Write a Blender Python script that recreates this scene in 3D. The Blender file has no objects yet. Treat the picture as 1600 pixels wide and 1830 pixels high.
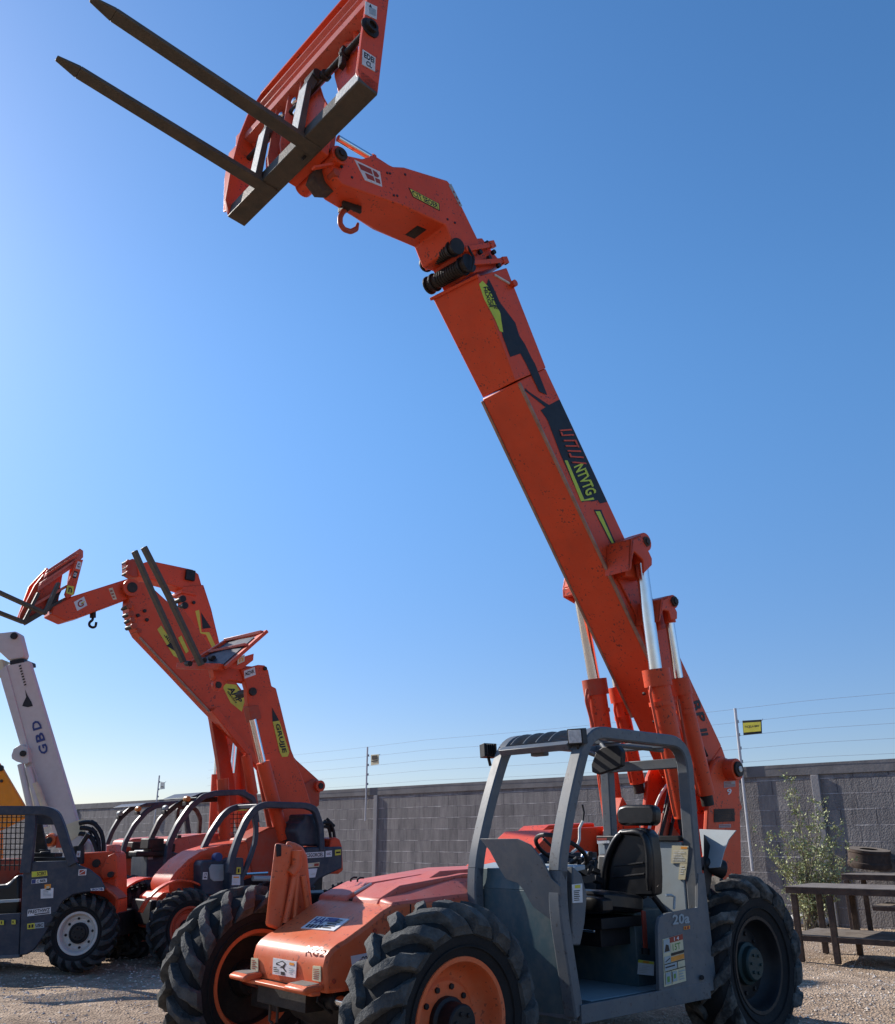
import bpy, bmesh, math, random
import numpy as np
from mathutils import Vector, Matrix
from math import sin, cos, pi, radians
random.seed(7)
SC = bpy.context.scene
COL = SC.collection
# ------------------------------------------------------------------ camera
EYE = 1.53; PITCH = radians(20)
cam = bpy.data.objects.new('camera', bpy.data.cameras.new('camera')); COL.objects.link(cam)
cam.location = (0, 0, EYE); cam.rotation_euler = (pi/2 + PITCH, 0, 0)
cam.data.sensor_width = 36; cam.data.sensor_fit = 'HORIZONTAL'; cam.data.lens = 36; cam.data.clip_end = 6000; cam.data.clip_start = .05
SC.camera = cam
SC.render.resolution_x = 895; SC.render.resolution_y = 1024
# ------------------------------------------------------------------ light
SUN_AZ = radians(-54); SUN_EL = radians(30)      # azimuth from +Y, negative to the left
w = bpy.data.worlds.new('World'); SC.world = w; w.use_nodes = True
nt = w.node_tree; bg = nt.nodes['Background']
sky = nt.nodes.new('ShaderNodeTexSky'); sky.sky_type = 'NISHITA'; sky.sun_disc = False
sky.sun_elevation = SUN_EL; sky.sun_rotation = SUN_AZ; sky.altitude = 600
sky.air_density = 1.0; sky.dust_density = .42; sky.ozone_density = 2.0
hs = nt.nodes.new('ShaderNodeHueSaturation'); hs.inputs['Saturation'].default_value = 1.25; hs.inputs['Hue'].default_value = .502
nt.links.new(sky.outputs[0], hs.inputs['Color']); # paler, thinner air glow near the horizon
wc = nt.nodes.new('ShaderNodeTexCoord'); wz = nt.nodes.new('ShaderNodeSeparateXYZ'); nt.links.new(wc.outputs['Generated'], wz.inputs[0])
wm = nt.nodes.new('ShaderNodeMapRange'); wm.interpolation_type = 'SMOOTHSTEP'; wm.inputs[1].default_value = -.02; wm.inputs[2].default_value = .55; wm.inputs[3].default_value = 0; wm.inputs[4].default_value = 1.0
nt.links.new(wz.outputs[2], wm.inputs[0]); wr = nt.nodes.new('ShaderNodeMixRGB'); wr.inputs[1].default_value = (.46, .45, .56, 1); wr.inputs[2].default_value = (1.02, 1.01, .99, 1); nt.links.new(wm.outputs[0], wr.inputs[0])
wx = nt.nodes.new('ShaderNodeVectorMath'); wx.operation = 'MULTIPLY'; nt.links.new(hs.outputs[0], wx.inputs[0]); nt.links.new(wr.outputs[0], wx.inputs[1])
nt.links.new(wx.outputs[0], bg.inputs[0]); bg.inputs[1].default_value = .145
sl = bpy.data.lights.new('sun', 'SUN'); sl.energy = 4.9; sl.angle = radians(.5); sl.color = (1, .94, .86)
so = bpy.data.objects.new('sun', sl); COL.objects.link(so)
sd = Vector((sin(SUN_AZ)*cos(SUN_EL), cos(SUN_AZ)*cos(SUN_EL), sin(SUN_EL)))
so.rotation_euler = sd.to_track_quat('Z', 'Y').to_euler()
SC.view_settings.view_transform = 'Standard'; SC.view_settings.look = 'None'; SC.view_settings.gamma = 1
SC.view_settings.exposure = 0.5
# ------------------------------------------------------------------ sight-line helper: where a line of sight meets a plane of a machine
_F = Vector((0, cos(PITCH), sin(PITCH))); _U = Vector((0, -sin(PITCH), cos(PITCH))); _C = Vector((0, 0, EYE))
def ray(x, y): return (1600*_F + Vector((x-800, 0, 0)) - (y-915)*_U).normalized()
class Frame:
    def __init__(s, x, y, a, z=0):
        s.a = radians(a); s.o = Vector((x, y, z))
        s.X = Vector((-cos(s.a), -sin(s.a), 0)); s.Y = Vector((sin(s.a), -cos(s.a), 0)); s.Z = Vector((0, 0, 1))
    def loc(s, Q): d = Q-s.o; return Vector((d.dot(s.X), d.dot(s.Y), d.z))
    def by(s, px, c): r = ray(*px); return s.loc(_C + r*(((s.o-_C).dot(s.Y)+c)/r.dot(s.Y)))
    def bx(s, px, c): r = ray(*px); return s.loc(_C + r*(((s.o-_C).dot(s.X)+c)/r.dot(s.X)))
    def bz(s, px, c): r = ray(*px); return s.loc(_C + r*((c+s.o.z-EYE)/r.z))
    def prof(s, pts, c): return [(p.x, p.z) for p in (s.by(q, c) for q in pts)]
# ------------------------------------------------------------------ materials
def mat(name, col, rough=.5, metal=0., col2=None, nscale=6., namt=.5, bump=0., bscale=40., dust=0., spec=.28, chips=0., chipcol=(.05,.035,.03,1), scratch=0., dustcol=(.30,.25,.20,1), coat=0.):
    m = bpy.data.materials.new(name); m.use_nodes = True; t = m.node_tree; N = t.nodes; L = t.links
    b = N['Principled BSDF']; b.inputs['Roughness'].default_value = rough; b.inputs['Metallic'].default_value = metal
    b.inputs['Specular IOR Level'].default_value = spec; b.inputs['Coat Weight'].default_value = coat; b.inputs['Coat Roughness'].default_value = .15
    tc = N.new('ShaderNodeTexCoord'); col = tuple(col)+(1,)
    def noise(sc, det=5, ro=.6, vec=None):
        n = N.new('ShaderNodeTexNoise'); n.inputs['Scale'].default_value = sc; n.inputs['Detail'].default_value = det; n.inputs['Roughness'].default_value = ro
        L.new(vec or tc.outputs['Object'], n.inputs['Vector']); return n
    def ramp(src, a, b_, c0=(0,0,0,1), c1=(1,1,1,1)):
        r = N.new('ShaderNodeValToRGB'); r.color_ramp.elements[0].position = a; r.color_ramp.elements[1].position = b_
        r.color_ramp.elements[0].color = c0; r.color_ramp.elements[1].color = c1; L.new(src, r.inputs[0]); return r
    def mix(fac, a, b_, typ='MIX'):
        x = N.new('ShaderNodeMixRGB'); x.blend_type = typ
        for i, v in enumerate((fac, a, b_)):
            if isinstance(v, (float, int)): x.inputs[i].default_value = v
            elif isinstance(v, tuple): x.inputs[i].default_value = v
            else: L.new(v, x.inputs[i])
        return x.outputs[0]
    if col2 is None: col2 = tuple(c*.72 for c in col[:3])
    r = ramp(noise(nscale).outputs[0], .38, .68)
    f = N.new('ShaderNodeMath'); f.operation = 'MULTIPLY'; f.inputs[1].default_value = namt; L.new(r.outputs[0], f.inputs[0])
    c = mix(f.outputs[0], col, tuple(col2)+(1,))
    if scratch:
        mp = N.new('ShaderNodeMapping'); mp.inputs['Scale'].default_value = (30, 30, 3); L.new(tc.outputs['Object'], mp.inputs[0])
        s = ramp(noise(2.2, 6, .7, mp.outputs[0]).outputs[0], .60, .70)
        g = N.new('ShaderNodeMath'); g.operation = 'MULTIPLY'; g.inputs[1].default_value = scratch; L.new(s.outputs[0], g.inputs[0])
        c = mix(g.outputs[0], c, tuple(min(1, x*.45+.02) for x in col[:3])+(1,))
    if dust:
        d = ramp(noise(9, 8, .65).outputs[0], .42, .72)
        g = N.new('ShaderNodeMath'); g.operation = 'MULTIPLY'; g.inputs[1].default_value = dust; L.new(d.outputs[0], g.inputs[0])
        c = mix(g.outputs[0], c, dustcol)
    if chips:
        cn = noise(38, 3, .5); cm_ = noise(3.2, 4, .6)
        a_ = N.new('ShaderNodeMath'); a_.operation = 'MULTIPLY_ADD'; a_.inputs[1].default_value = .45; L.new(cm_.outputs[0], a_.inputs[0]); L.new(cn.outputs[0], a_.inputs[2])
        cr_ = ramp(a_.outputs[0], .885, .90); g = N.new('ShaderNodeMath'); g.operation = 'MULTIPLY'; g.inputs[1].default_value = chips; L.new(cr_.outputs[0], g.inputs[0])
        c = mix(g.outputs[0], c, chipcol)
        big = ramp(noise(.9, 6, .65).outputs[0], .45, .75); g2 = N.new('ShaderNodeMath'); g2.operation = 'MULTIPLY'; g2.inputs[1].default_value = .5; L.new(big.outputs[0], g2.inputs[0])
        c = mix(g2.outputs[0], c, tuple(x*.55 for x in col[:3])+(1,))
    L.new(c, b.inputs['Base Color'])
    rr = N.new('ShaderNodeMapRange'); rr.inputs[3].default_value = max(.03, rough-.12); rr.inputs[4].default_value = min(1, rough+.15)
    L.new(noise(nscale*2.3).outputs[0], rr.inputs[0]); L.new(rr.outputs[0], b.inputs['Roughness'])
    if bump:
        bp = N.new('ShaderNodeBump'); bp.inputs['Strength'].default_value = bump; bp.inputs['Distance'].default_value = .01
        L.new(noise(bscale, 6, .65).outputs[0], bp.inputs['Height']); L.new(bp.outputs[0], b.inputs['Normal'])
    return m
ORANGE = mat('orange_paint', (.69, .074, .021), .42, col2=(.54, .056, .018), nscale=2.5, bump=.07, bscale=14, dust=.10, scratch=.7, dustcol=(.36,.14,.09,1), chips=.8)
NOSEC = mat('scuffed_orange_paint', (.66, .13, .042), .40, col2=(.58, .12, .05), nscale=3, bump=.08, bscale=10, dust=.3, scratch=.4, dustcol=(.62,.26,.14,1), chips=.55)
FADED_LIT = mat('faded_and_sunlit_red_paint', (.60, .13, .085), .45, col2=(.52, .12, .09), nscale=3, bump=.06, dust=.3, scratch=.3, dustcol=(.6,.3,.24,1), chips=.5)  # real fading on covers; on carriage rails its pink paints in sunlight
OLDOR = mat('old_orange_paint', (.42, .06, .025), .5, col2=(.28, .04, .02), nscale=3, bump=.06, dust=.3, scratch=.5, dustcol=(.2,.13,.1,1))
GREY = mat('grey_cab_paint', (.105, .12, .135), .42, nscale=4, bump=.05, bscale=20, dust=.22, scratch=.4, chips=.5)
TEAL = mat('teal_grey_paint', (.065, .11, .125), .42, nscale=4, bump=.05, dust=.25, scratch=.25)
PALE = mat('pale_grey_paint', (.33, .38, .40), .5, nscale=4, dust=.25)
NAVY = mat('dark_blue_grey_paint', (.034, .044, .064), .45, nscale=4, dust=.14, bump=.04)
BLACK = mat('black_paint', (.012, .012, .014), .5, dust=.12, dustcol=(.12,.1,.08,1))
GREASE = mat('greasy_dark_steel', (.022, .018, .016), .55, dust=.3, bump=.3, dustcol=(.10,.07,.05,1))
SEATM = mat('black_vinyl', (.006, .006, .007), .34, spec=.4, bump=.08, bscale=25, dust=.0)
RUB = mat('dusty_tyre_rubber', (.030, .030, .030), .82, col2=(.05, .05, .048), nscale=8, namt=.8, bump=.9, bscale=34, dust=.55, dustcol=(.115,.11,.10,1))
RUBN = mat('grey_worn_tyre_rubber', (.034, .036, .037), .82, col2=(.065, .068, .067), nscale=7, namt=.9, bump=1.0, bscale=48, dust=.65, dustcol=(.15,.15,.14,1))
CARC = mat('dark_tyre_carcass', (.012, .012, .013), .8, nscale=8, bump=.5, bscale=30, dust=.22, dustcol=(.05,.048,.045,1))  # darker than the lugs: shade on sidewalls and grooves put into the colour
HUBT = mat('dark_teal_hub_paint', (.016, .038, .038), .5, dust=.3, dustcol=(.06,.07,.065,1))
RUBD = mat('dusty_sunlit_tyre_rubber', (.035, .034, .033), .85, nscale=8, bump=.9, bscale=34, dust=.85, dustcol=(.22,.20,.175,1))  # dust made paler so the colour holds the lugs' sunlit cream tone
CHROME = mat('chrome_rod', (.75, .76, .78), .16, 1., col2=(.6,.6,.6), nscale=3)
STEEL = mat('worn_fork_steel', (.075, .07, .06), .55, .35, col2=(.14, .11, .08), nscale=7, bump=.3, scratch=.4, dust=.2, dustcol=(.16,.12,.08,1))
BRSTEEL = mat('bare_scraped_steel', (.62, .62, .58), .55, .15, col2=(.34, .32, .28), nscale=16, bump=.3)
RAIL = mat('greased_wear_strip', (.36, .22, .16), .45, .3, col2=(.16, .07, .04), nscale=9)
RUST = mat('rusty_steel', (.06, .042, .034), .8, .1, col2=(.11, .072, .052), nscale=9, namt=.9, bump=.5, bscale=50)
RUSTTOP = mat('rusted_plate', (.19, .16, .135), .75, .1, col2=(.11, .088, .075), nscale=5, namt=.9, bump=.4, dust=.6, dustcol=(.26,.23,.20,1))
WHITE = mat('white_paint', (.53, .50, .46), .5, nscale=3, col2=(.48,.46,.43), dust=.2)
YEL = mat('yellow_paint', (.68, .24, .012), .5, dust=.1)
CREAM = mat('cream_decal', (.62, .55, .36), .5, dust=.25)
WDEC = mat('white_decal', (.66, .66, .66), .45, dust=.18)
LDEC = mat('white_brush_paint', (.85, .82, .80), .5, nscale=30, col2=(.7,.5,.45), namt=.3)
YDEC = mat('yellow_decal', (.62, .55, .06), .45, dust=.15)
LIME = mat('lime_decal', (.52, .62, .05), .45, dust=.15)
ODEC = mat('orange_decal', (.75, .28, .04), .45)
RDEC = mat('dark_red_decal', (.32, .05, .03), .5)
BDEC = mat('black_decal', (.016, .016, .018), .45, dust=.12, dustcol=(.1,.08,.06,1))
BLDEC = mat('navy_decal', (.04, .06, .18), .45)
GDEC = mat('green_decal', (.12, .25, .06), .45)
LENS = mat('lamp_glass', (.55, .56, .55), .12, 0, nscale=40, namt=.6, col2=(.3,.3,.3))
AMBER = mat('amber_lens', (.42, .17, .04), .35)
DARKBAR = mat('dark_brown_frame_paint', (.045, .035, .035), .5, dust=.3)
LEAF = mat('olive_leaves', (.27, .31, .12), .6, col2=(.42, .43, .25), nscale=9, namt=.9)
LEAF.node_tree.nodes['Principled BSDF'].inputs['Transmission Weight'].default_value = 0
STEM = mat('grey_twigs', (.20, .17, .12), .8)
GALV = mat('galvanised_post', (.50, .50, .52), .5, .2)
WIREM = mat('fence_wire', (.32, .35, .40), .5, .2)
# ------------------------------------------------------------------ mesh builder
class MB:
    def __init__(s): s.v = []; s.f = []; s.m = []; s.sm = []; s.mats = []; s.M = None
    def mi(s, m):
        if m not in s.mats: s.mats.append(m)
        return s.mats.index(m)
    def add(s, vs, fs, m, smooth=True, T=None):
        b = len(s.v); T = T or s.M
        for p in vs:
            p = Vector(p); s.v.append(T @ p if T else p)
        i = s.mi(m)
        for f in fs: s.f.append([b+k for k in f]); s.m.append(i); s.sm.append(smooth)
        return s
    def hexa(s, a, b, m):           # two rings of the same point count, both ordered alike
        n = len(a)
        fs = [list(range(n))[::-1], [n+i for i in range(n)]] + [[i, (i+1) % n, n+(i+1) % n, n+i] for i in range(n)]
        return s.add(list(a)+list(b), fs, m)
    def box(s, c, d, m, R=None):
        x, y, z = [k/2 for k in d]
        q = [Vector((sx*x, sy*y, sz*z)) for sz in (-1, 1) for sx, sy in ((-1, -1), (1, -1), (1, 1), (-1, 1))]
        if R is not None: q = [R @ p for p in q]
        q = [p+Vector(c) for p in q]
        return s.hexa(q[:4], q[4:], m)
    def prism(s, prof, y0, y1, m):  # profile of (x, z), swept across y
        return s.hexa([(x, y0, z) for x, z in prof], [(x, y1, z) for x, z in prof], m)
    def prismx(s, prof, x0, x1, m): # profile of (y, z), swept along x
        return s.hexa([(x0, y, z) for y, z in prof], [(x1, y, z) for y, z in prof], m)
    def beam(s, p0, p1, w_, h_, m, up=(0, 0, 1)):
        p0 = Vector(p0); p1 = Vector(p1); d = (p1-p0).normalized(); sd_ = d.cross(Vector(up)).normalized(); u = sd_.cross(d)
        o = [sd_*(a*w_/2)+u*(b*h_/2) for a, b in ((-1, -1), (1, -1), (1, 1), (-1, 1))]
        return s.hexa([p0+k for k in o], [p1+k for k in o], m)
    def tube(s, pts, r, m, n=14, caps=True):
        pts = [Vector(p) for p in pts]; rs = r if isinstance(r, (list, tuple)) else [r]*len(pts)
        vs = []; ref = None
        for i, p in enumerate(pts):
            d = (pts[min(i+1, len(pts)-1)]-pts[max(i-1, 0)]).normalized()
            if ref is None: ref = Vector((0, 0, 1)) if abs(d.z) < .9 else Vector((1, 0, 0))
            a = (ref-d*ref.dot(d)).normalized(); ref = a; b = d.cross(a)
            for k in range(n): t = 2*pi*k/n; vs.append(p+(a*cos(t)+b*sin(t))*rs[i])
        fs = []
        for i in range(len(pts)-1):
            for k in range(n): fs.append([i*n+k, i*n+(k+1) % n, (i+1)*n+(k+1) % n, (i+1)*n+k])
        if caps: fs.append(list(range(n))[::-1]); fs.append([(len(pts)-1)*n+k for k in range(n)])
        return s.add(vs, fs, m)
    def sweep(s, pts, w_, h_, m, side):   # rectangular bar along a path; side = constant sideways axis
        pts = [Vector(p) for p in pts]; side = Vector(side).normalized(); vs = []
        for i, p in enumerate(pts):
            d = (pts[min(i+1, len(pts)-1)]-pts[max(i-1, 0)]).normalized(); u = side.cross(d).normalized()
            c = .22
            for a, b in ((-1, -1+c), (-1+c, -1), (1-c, -1), (1, -1+c), (1, 1-c), (1-c, 1), (-1+c, 1), (-1, 1-c)): vs.append(p+side*(a*w_/2)+u*(b*h_/2))
        n = 8; fs = [list(range(n))[::-1], [(len(pts)-1)*n+k for k in range(n)]]
        for i in range(len(pts)-1):
            for k in range(n): fs.append([i*n+k, i*n+(k+1) % n, (i+1)*n+(k+1) % n, (i+1)*n+k])
        return s.add(vs, fs, m)
    def lathe(s, prof, m, c=(0, 0, 0), n=48, closed=False):    # profile of (radius, y) turned about the y axis
        vs = []; P = len(prof)
        for k in range(n):
            t = 2*pi*k/n
            for r, y in prof: vs.append((c[0]+r*cos(t), c[1]+y, c[2]+r*sin(t)))
        fs = []
        for k in range(n):
            k2 = (k+1) % n
            for i in range(P if closed else P-1): j = (i+1) % P; fs.append([k*P+i, k2*P+i, k2*P+j, k*P+j])
        return s.add(vs, fs, m)
    def cyl(s, p0, p1, r, m, n=20): return s.tube([p0, p1], r, m, n)
    def build(s, name, parent=None, bevel=.006, label=None):
        me = bpy.data.meshes.new(name); me.from_pydata([tuple(p) for p in s.v], [], s.f)
        for m in s.mats: me.materials.append(m)
        me.polygons.foreach_set('material_index', s.m)
        bm = bmesh.new(); bm.from_mesh(me); bmesh.ops.recalc_face_normals(bm, faces=bm.faces)
        for f in bm.faces: f.smooth = True
        for e in bm.edges:
            if len(e.link_faces) == 2 and e.calc_face_angle(0) > radians(32): e.smooth = False
        bm.to_mesh(me); bm.free()
        o = bpy.data.objects.new(name, me); COL.objects.link(o)
        if parent is not None: o.parent = parent
        if bevel:
            b = o.modifiers.new('bevel', 'BEVEL'); b.width = bevel; b.segments = 2; b.limit_method = 'ANGLE'; b.angle_limit = radians(32)
        if label: o['label'] = label
        return o
def tag(o, label, cat=None, group=None, kind=None):
    if label: o['label'] = label
    if cat: o['category'] = cat
    if group: o['group'] = group
    if kind: o['kind'] = kind
    return o
def machine(name, fr, label, cat, group=None):
    o = bpy.data.objects.new(name, None); COL.objects.link(o); o.location = fr.o; o.rotation_euler = (0, 0, fr.a+pi)
    o.empty_display_size = .3
    return tag(o, label, cat, group)
def round_path(pts, rad, n=6):     # rounds the inner corners of a polyline
    pts = [Vector(p) for p in pts]; out = [pts[0]]
    for i in range(1, len(pts)-1):
        r = rad[i-1] if isinstance(rad, (list, tuple)) else rad
        a = pts[i]+(pts[i-1]-pts[i]).normalized()*r; b = pts[i]+(pts[i+1]-pts[i]).normalized()*r
        for k in range(n+1): t = k/n; out.append(a*(1-t)**2+pts[i]*2*t*(1-t)+b*t*t)
    out.append(pts[-1]); return out
def circ(cx_, cz_, r, a0=0, a1=360, n=16):
    return [(cx_+r*cos(radians(a0+(a1-a0)*k/n)), cz_+r*sin(radians(a0+(a1-a0)*k/n))) for k in range(n+(0 if abs(a1-a0) == 360 else 1))]
# ------------------------------------------------------------------ lettering
_txt = {}
def text_geo(s):
    if s in _txt: return _txt[s]
    cu = bpy.data.curves.new('t', 'FONT'); cu.body = s; cu.resolution_u = 2; cu.offset = .028
    o = bpy.data.objects.new('t', cu); COL.objects.link(o)
    bpy.context.view_layer.update(); dg = bpy.context.evaluated_depsgraph_get()
    me = bpy.data.meshes.new_from_object(o.evaluated_get(dg))
    vs = [(v.co.x, v.co.y) for v in me.vertices]; fs = [list(p.vertices) for p in me.polygons]
    bpy.data.objects.remove(o); bpy.data.curves.remove(cu)
    x0 = min(v[0] for v in vs); x1 = max(v[0] for v in vs); y0 = min(v[1] for v in vs); y1 = max(v[1] for v in vs)
    vs = [((x-x0)/(x1-x0), (y-y0)/(y1-y0)) for x, y in vs]
    _txt[s] = (vs, fs); return _txt[s]
def decal(parent, quad, base, items=(), name='decal', lift=.003, side=None, mirror=False, label=None):
    """quad: bl, br, tr, tl corners as read in the picture; items: (kind or text, (u0,v0,u1,v1), material)"""
    q = [Vector(p) for p in quad]
    nrm = (q[1]-q[0]).cross(q[3]-q[0]).normalized()
    if side is not None and nrm.dot(Vector(side)) < 0: nrm = -nrm
    def at(u, v, l): return q[0]*(1-u)*(1-v)+q[1]*u*(1-v)+q[2]*u*v+q[3]*(1-u)*v+nrm*l
    b = MB()
    if base is not None: b.hexa([at(u, v, -.002) for u, v in ((0, 0), (1, 0), (1, 1), (0, 1))], [at(u, v, lift) for u, v in ((0, 0), (1, 0), (1, 1), (0, 1))], base)
    k = 0
    for it, (u0, v0, u1, v1), m in items:
        k += 1; l = lift+.0012+.0003*k
        if it == 'rect': vs, fs = [(0, 0), (1, 0), (1, 1), (0, 1)], [[0, 1, 2, 3]]
        elif isinstance(it, (list, tuple)): vs, fs = list(it), [list(range(len(it)))]
        else: vs, fs = text_geo(it)
        if mirror and not isinstance(it, (list, tuple)) and it != 'rect': vs = [(1-x, y) for x, y in vs]
        b.add([at(u0+(u1-u0)*x, v0+(v1-v0)*y, l) for x, y in vs], fs, m)
    me = bpy.data.meshes.new(name); me.from_pydata([tuple(p) for p in b.v], [], b.f)
    for m in b.mats: me.materials.append(m)
    me.polygons.foreach_set('material_index', b.m)
    o = bpy.data.objects.new(name, me); COL.objects.link(o); o.parent = parent
    if label: o['label'] = label
    return o
def pxq(fr, pts, c, how='by'): return [getattr(fr, how)(p, c) for p in pts]
def lines(n, u0, v0, u1, v1, m, seed=0):
    r = random.Random(seed); out = []
    for i in range(n):
        v = v0+(v1-v0)*(i+.2)/n; out.append(('rect', (u0, v, u0+(u1-u0)*r.uniform(.6, 1), v+(v1-v0)*.45/n), m))
    return out
# ------------------------------------------------------------------ wheels
def tyre_pt(prof, s):
    k = s*(len(prof)-1); i = min(int(k), len(prof)-2); t = k-i
    a = Vector(prof[i]); b = Vector(prof[i+1]); p = a.lerp(b, t); d = (b-a).normalized(); return p, Vector((-d.y, d.x))
def tyre(R, W, rr, m, n=20, h=.045, seed=1, sweep=.34, lw=.075):
    """R outer radius with lugs, W width, rr rim radius; lugs are curved bars that run from the middle over the shoulder"""
    rnd = random.Random(seed); b = MB(); c = R-h; H = W/2
    half = [(0, c), (H*.35, c-.002), (H*.66, c-.012), (H*.86, c-.03), (H*.96, c-.065), (H*1.0, c-.11), (H*.99, c-(c-rr)*.6), (H*.90, c-(c-rr)*.85), (H*.78, rr)]
    full = [(r, -y) for y, r in half[::-1]]+[(r, y) for y, r in half[1:]]
    b.lathe(full, CARC, n=72)
    for rr_ in (rr+(c-rr)*.30, rr+(c-rr)*.62):
        for sg in (-1, 1): b.lathe([(rr_-.006, sg*H*.96), (rr_-.003, sg*(H*1.0+.004)), (rr_+.003, sg*(H*1.0+.004)), (rr_+.006, sg*H*.96)], CARC, n=64)
    lug = half[:6]
    for side in (-1, 1):
        for k in range(n):
            t0 = 2*pi*(k+(.5 if side > 0 else 0))/n; vs = []; S = 11; C = 6
            ww = lw*rnd.uniform(.9, 1.1); hh = h*rnd.uniform(.82, 1.0)
            for i in range(S):
                u = i/(S-1); p, nr = tyre_pt(lug, .02+.98*u)
                th = t0+sweep*(u**.85)*1.0; fade = 1 if u < .8 else 1-(u-.8)*3.2
                hx = hh*max(.15, fade)*(1-.18*abs(u-.4)); wx = ww*(.72+.62*u*u)*(.8 if i == 0 else 1)
                for a, q in ((-.56, -.12), (-.50, .80), (-.38, 1.0), (.38, 1.0), (.50, .80), (.56, -.12)):
                    j = rnd.uniform(-.007, .007)
                    y = (p.x+nr.x*(q*hx+j)); r = p.y+nr.y*(q*hx+j); tt = th+a*wx/r
                    vs.append((r*cos(tt), side*y, r*sin(tt)))
            fs = [list(range(C)), [(S-1)*C+q for q in range(C)]]
            for i in range(S-1):
                for q in range(C-1): fs.append([i*C+q, i*C+q+1, (i+1)*C+q+1, (i+1)*C+q])
            b.add(vs, fs, m)
    return b
def wheel(parent, x, y, z, R, W, rr, rimm, hubm, tm, out=1, n=20, seed=1, spin=0, sweep=.34, lw=.075, h=.045, hubr=.13, dish=.075, hubout=.17, steer=0, bolts=10, hublen=.17):
    """wheel = hub with its bolts; tyre and rim are its sub-parts"""
    H = W/2*.78; b = MB()
    b.lathe([(0, hubout), (hubr*.72, hubout), (hubr*.8, hubout-.012), (hubr*.82, dish+.05), (hubr, dish+.04), (hubr, dish-.02), (0, dish-.02)], hubm, n=32)
    b.lathe([(0, -.10), (.10, -.10), (.12, dish-.03), (0, dish-.03)], GREASE, n=24)
    for k in range(6):
        t = 2*pi*k/6+.3; b.cyl((hubr*.45*cos(t), hubout-.004, hubr*.45*sin(t)), (hubr*.45*cos(t), hubout+.012, hubr*.45*sin(t)), .012, hubm, 6)
    for k in range(bolts):
        t = 2*pi*k/bolts; q = hubr*1.38; b.cyl((q*cos(t), dish-.002, q*sin(t)), (q*cos(t), dish+.022, q*sin(t)), .017, BLACK, 6)
    o = b.build('wheel', parent, .003); o.location = (x, y, z); o.rotation_euler = (0, spin, (0 if out > 0 else pi)+steer)
    o2 = tyre(R, W, rr, tm, n, h, seed, sweep, lw).build('tyre', o, 0)
    r = MB()
    r.lathe([(rr+.012, H-.01), (rr+.024, H+.004), (rr+.018, H+.018), (rr-.006, H+.016), (rr-.016, H-.004), (rr-.022, H-.05), (rr-.05, dish+.018), (rr-.075, dish), (hubr*1.75, dish-.004), (hubr*1.6, dish+.008), (hubr*.9, dish+.008)], rimm, n=64)
    r.lathe([(hubr*.9, dish-.006), (hubr*1.75, dish-.016), (rr-.08, dish-.016), (rr-.035, dish-.03), (rr-.03, -H+.05)], GREASE, n=64)
    r.lathe([(rr-.03, -H+.05), (rr-.016, -H+.004), (rr-.006, -H-.016), (rr+.018, -H-.018), (rr+.024, -H-.004), (rr+.012, -H+.01)], rimm, n=64)
    r.build('rim', o, 0)
    return o
# ================================================================== the setting
def ground_mat():
    m = bpy.data.materials.new('dry_gravel_ground'); m.use_nodes = True; t = m.node_tree; N = t.nodes; L = t.links; b = N['Principled BSDF']; b.inputs['Roughness'].default_value = .95
    b.inputs['Specular IOR Level'].default_value = .15
    g = N.new('ShaderNodeNewGeometry')
    def noise(sc, d=8, r=.7):
        n = N.new('ShaderNodeTexNoise'); n.inputs['Scale'].default_value = sc; n.inputs['Detail'].default_value = d; n.inputs['Roughness'].default_value = r; L.new(g.outputs['Position'], n.inputs['Vector']); return n
    r1 = N.new('ShaderNodeValToRGB'); e = r1.color_ramp.elements; e[0].position = .3; e[1].position = .72
    e[0].color = (.31, .235, .17, 1); e[1].color = (.66, .53, .40, 1); L.new(noise(7).outputs[0], r1.inputs[0])
    v = N.new('ShaderNodeTexVoronoi'); v.inputs['Scale'].default_value = 42; L.new(g.outputs['Position'], v.inputs['Vector'])
    mx = N.new('ShaderNodeMixRGB'); mx.blend_type = 'MULTIPLY'; mx.inputs[0].default_value = .55
    r2 = N.new('ShaderNodeValToRGB'); r2.color_ramp.elements[0].color = (.45, .42, .4, 1); r2.color_ramp.elements[1].color = (1.25, 1.2, 1.15, 1); L.new(v.outputs['Color'], r2.inputs[0])
    L.new(r1.outputs[0], mx.inputs[1]); L.new(r2.outputs[0], mx.inputs[2])
    r3 = N.new('ShaderNodeValToRGB'); r3.color_ramp.elements[0].position = .4; r3.color_ramp.elements[1].position = .65
    r3.color_ramp.elements[0].color = (.58, .54, .52, 1); r3.color_ramp.elements[1].color = (1.08, 1.05, 1.02, 1); L.new(noise(.6, 5).outputs[0], r3.inputs[0])
    m2 = N.new('ShaderNodeMixRGB'); m2.blend_type = 'MULTIPLY'; m2.inputs[0].default_value = 1; L.new(mx.outputs[0], m2.inputs[1]); L.new(r3.outputs[0], m2.inputs[2])
    L.new(m2.outputs[0], b.inputs['Base Color'])
    bp = N.new('ShaderNodeBump'); bp.inputs['Strength'].default_value = 1; bp.inputs['Distance'].default_value = .02
    ad = N.new('ShaderNodeMath'); L.new(v.outputs['Distance'], ad.inputs[0]); L.new(noise(22).outputs[0], ad.inputs[1]); L.new(ad.outputs[0], bp.inputs['Height']); L.new(bp.outputs[0], b.inputs['Normal'])
    return m
GM = ground_mat()
rg = random.Random(3)
def hgt(x, y): return .022*sin(x*1.7+y*.6)+.016*sin(y*2.3-x*.9)+.01*sin(x*5.1+y*4.3)
gb = MB(); nx, ny = 150, 170; gx0, gx1, gy0, gy1 = -13., 11., 2.5, 30.
vs = [(gx0+(gx1-gx0)*i/nx, gy0+(gy1-gy0)*j/ny) for j in range(ny+1) for i in range(nx+1)]
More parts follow.
